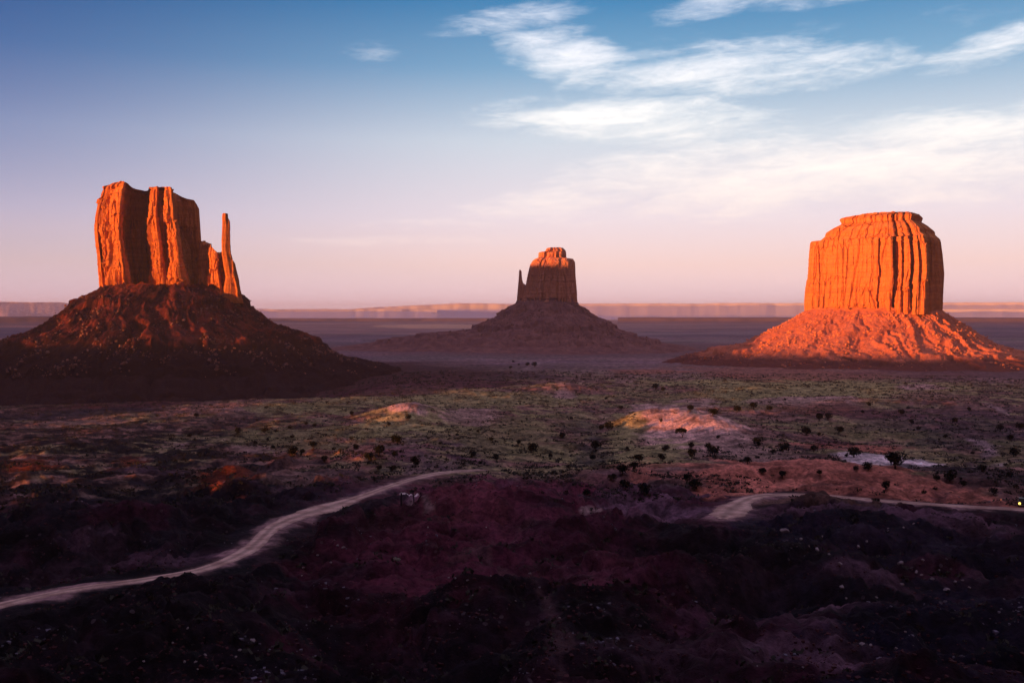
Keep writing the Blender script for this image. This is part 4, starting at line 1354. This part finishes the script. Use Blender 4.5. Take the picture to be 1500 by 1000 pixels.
for zn, px, py, sz in bi:
    seen[zn] = seen.get(zn, 0) + 1
    n_ = seen[zn]
    x, y, r = pix_hit(px, py)
    s = sz * r / F
    o = obj('boulder', bld[rg.randint(4)])
    o.location = (x, y, float(gz_at(x, y)) + 0.10 * s)
    o.rotation_euler = (rg.rand() * 0.5, rg.rand() * 0.5, rg.rand() * 6.28)
    o.scale = (s * 1.2, s * 0.9, s * 0.75)
    lead = 'single pale stone' if cnt[zn] == 1 else (('leftmost ' if n_ == 1 else 'rightmost ' if n_ == cnt[zn] else ORD[n_ - 1] + ' from left, ') + 'pale stone')
    tag(o, lead + ' ' + zn, 'boulder', 'pale stones lying on the dark foreground')
RB = [(1068, 509, 9, 'pale orange block at the far left tip of the glowing slope'), (1085, 508, 8, 'second orange block from the left tip of the glowing slope'),
      (1078, 511, 4, 'small orange stone between two blocks at the glowing slope tip'), (1058, 512, 3, 'tiny outermost orange stone left of the glowing slope')]
for px, py, sz, lb in RB:
    az_ = math.atan((px - 750) / F)
    r = 2000
    x, y = r * math.sin(az_), r * math.cos(az_)
    z = CAMZ + (460 - py) / F * r * math.cos(az_)
    s = sz * r / F
    o = obj('boulder', bred[rg.randint(3)])
    o.location = (x, y, z - 0.5)
    o.rotation_euler = (0.2, 0.1, rg.rand() * 6.28)
    o.scale = (s, s, s * 0.9)
    tag(o, lb, 'boulder', 'orange blocks at the tip of the right butte slope')

# ------------------------------------------------------------------ posts by the pale wash
M['wood'] = material('weathered_wood', m_plain((0.035, 0.025, 0.03), 0.4, 6))
for nm, pts, r0, lb in (
        ('wooden_post', [((588, 739), 0), ((588, 721), 17)], 0.22, 'thick straight dark post at the left end of the pale wash'),
        ('wooden_post', [((606.5, 736), 0), ((606, 728), 8), ((605, 720), 16)], 0.13, 'thin upright dark post in the middle of the pale wash'),
        ('wooden_post', [((611.5, 735), 0), ((614, 729), 6), ((617, 725), 10), ((616, 720.5), 14)], 0.14, 'bent leaning dark post at the right side of the pale wash')):
    x, y, r = pix_hit(*pts[0][0])
    k = r / F
    t_ = []
    for (a, b) in zip(pts[:-1], pts[1:]):
        t_.append((((a[0][0] - pts[0][0][0]) * k, 0, a[1] * k - (0.4 if a[1] == 0 else 0.05)), r0, ((b[0][0] - pts[0][0][0]) * k, 0, b[1] * k), r0 * 0.85))
    top = t_[-1]
    t_.append((top[2], top[3], (top[2][0], 0, top[2][2] + 0.03), top[3] * 0.3))
    o = obj(nm, limbs_mesh(nm, t_, M['wood'], 8))
    o.location = (x, y, float(gz_at(x, y)))
    tag(o, lb, 'post', 'dark posts by the pale wash')

# ------------------------------------------------------------------ the car with a lit lamp at the right edge
M['paint'] = material('dark_car_paint', m_plain((0.012, 0.012, 0.02), 0.1, 1, 0.35))
M['tyre'] = material('tyre_rubber', m_plain((0.015, 0.015, 0.015), 0.1, 3))
M['glass'] = material('car_glass', m_plain((0.01, 0.012, 0.015), 0.05, 1, 0.1))
M['metal'] = material('wheel_metal', m_plain((0.3, 0.3, 0.3), 0.1, 3, 0.4))


def m_lamp(c, s):
    def f(N, p):
        p.inputs['Base Color'].default_value = (c[0], c[1], c[2], 1)
        p.inputs['Emission Color'].default_value = (c[0], c[1], c[2], 1)
        p.inputs['Emission Strength'].default_value = s
    return f


M['lamp'] = material('headlight_glow', m_lamp((1.0, 0.55, 0.08), 2.5))
M['reflector'] = material('orange_reflector', m_lamp((0.6, 0.18, 0.1), 0.35))  # the reflector's dull glint put in as a weak glow of its own


def loft_box(name, prof_xz, half_w, mat, parent, taper=1.0, bev=0.06):
    """side outline (y along the car, z up) given thickness across, edges rounded"""
    import bmesh
    bm = bmesh.new()
    zmin, zmax = min(p[1] for p in prof_xz), max(p[1] for p in prof_xz)
    a = []
    for s in (-1, 1):
        a.append([bm.verts.new((s * half_w * (1 - (1 - taper) * (z - zmin) / (zmax - zmin)), y, z)) for y, z in prof_xz])
    n = len(prof_xz)
    bm.faces.new(a[0])
    bm.faces.new(a[1][::-1])
    for i in range(n):
        bm.faces.new((a[0][i], a[1][i], a[1][(i + 1) % n], a[0][(i + 1) % n]))
    bmesh.ops.recalc_face_normals(bm, faces=bm.faces)
    bmesh.ops.bevel(bm, geom=list(bm.edges), offset=bev, segments=2, affect='EDGES')
    me = bpy.data.meshes.new(name)
    bm.to_mesh(me)
    bm.free()
    me.materials.append(mat)
    return obj(name, me, parent)


x, y, r = pix_hit(1497.5, 740)
car = empty('parked_car', (x, y, float(gz_at(x, y))), rad(-25))
tag(car, 'small dark car with one yellow lamp lit beside the right dirt road', 'car')
loft_box('body', [(-2.1, 0.35), (-2.15, 0.75), (-1.9, 0.95), (-0.9, 1.02), (1.9, 1.02), (2.1, 0.85), (2.1, 0.35)], 0.88, M['paint'], car)
loft_box('cabin', [(-0.95, 1.0), (-0.35, 1.55), (1.3, 1.58), (1.85, 1.0)], 0.80, M['glass'], car, 0.82)
loft_box('roof', [(-0.4, 1.53), (-0.3, 1.60), (1.25, 1.62), (1.35, 1.55)], 0.68, M['paint'], car, 1.0, 0.02)
loft_box('bumper', [(-2.24, 0.38), (-2.24, 0.56), (-2.10, 0.56), (-2.10, 0.38)], 0.86, M['metal'], car, 1.0, 0.02)
for sx in (-1, 1):
    for yy in (-1.35, 1.3):
        seg = [((sx * 0.66, yy, 0.33), 0.33, (sx * 0.90, yy, 0.33), 0.33), ((sx * 0.90, yy, 0.33), 0.33, (sx * 0.905, yy, 0.33), 0.20)]
        wh = obj('wheel', limbs_mesh('wheel', seg, M['tyre'], 18), car)
        obj('rim', limbs_mesh('rim', [((sx * 0.89, yy, 0.33), 0.20, (sx * 0.915, yy, 0.33), 0.18), ((sx * 0.915, yy, 0.33), 0.18, (sx * 0.925, yy, 0.33), 0.01)], M['metal'], 14), wh)
hl = limbs_mesh('headlight', [((0.62, -2.08, 0.78), 0.17, (0.62, -2.21, 0.78), 0.17), ((0.62, -2.21, 0.78), 0.17, (0.62, -2.23, 0.78), 0.01)], M['metal'], 14)
obj('headlight', hl, car)['label'] = 'unlit headlight'
h2 = limbs_mesh('headlight', [((-0.62, -2.08, 0.78), 0.24, (-0.62, -2.24, 0.78), 0.24), ((-0.62, -2.24, 0.78), 0.24, (-0.62, -2.27, 0.78), 0.01)], M['lamp'], 14)
obj('headlight', h2, car)['label'] = 'glowing yellow headlight'
x, y, r = pix_hit(1466, 736)
mk = empty('marker_post', (x, y, float(gz_at(x, y))))
tag(mk, 'short roadside marker with a dull orange reflector above the right road', 'marker post')
obj('post', limbs_mesh('post', [((0, 0, -0.2), 0.05, (0, 0, 0.75), 0.045)], M['wood'], 8), mk)
obj('reflector', limbs_mesh('reflector', [((0, -0.02, 0.72), 0.18, (0, -0.07, 0.72), 0.18), ((0, -0.07, 0.72), 0.18, (0, -0.08, 0.72), 0.01)], M['reflector'], 12), mk)
#ENDPART2
# ------------------------------------------------------------------ haze
hv = 24500.0
me = bpy.data.meshes.new('haze')
hz0, hz1 = -60.0, 350.0
vv = [(x, y, z) for x in (-hv, hv) for y in (-hv, hv) for z in (hz0, hz1)]
me.from_pydata(vv, [], [(0, 1, 3, 2), (4, 6, 7, 5), (0, 4, 5, 1), (2, 3, 7, 6), (0, 2, 6, 4), (1, 5, 7, 3)])
hm = bpy.data.materials.new('haze')
hm.use_nodes = True
hm.node_tree.nodes.clear()
H = NT(hm.node_tree)
pv = H.node('ShaderNodeVolumePrincipled')
pv.inputs['Color'].default_value = (0.74, 0.72, 1.0, 1)
pv.inputs['Density'].default_value = 3.6e-5
ho = H.node('ShaderNodeOutputMaterial')
H.put(ho.inputs['Volume'], pv.outputs[0])
me.materials.append(hm)
tag(obj('haze', me), kind='stuff')
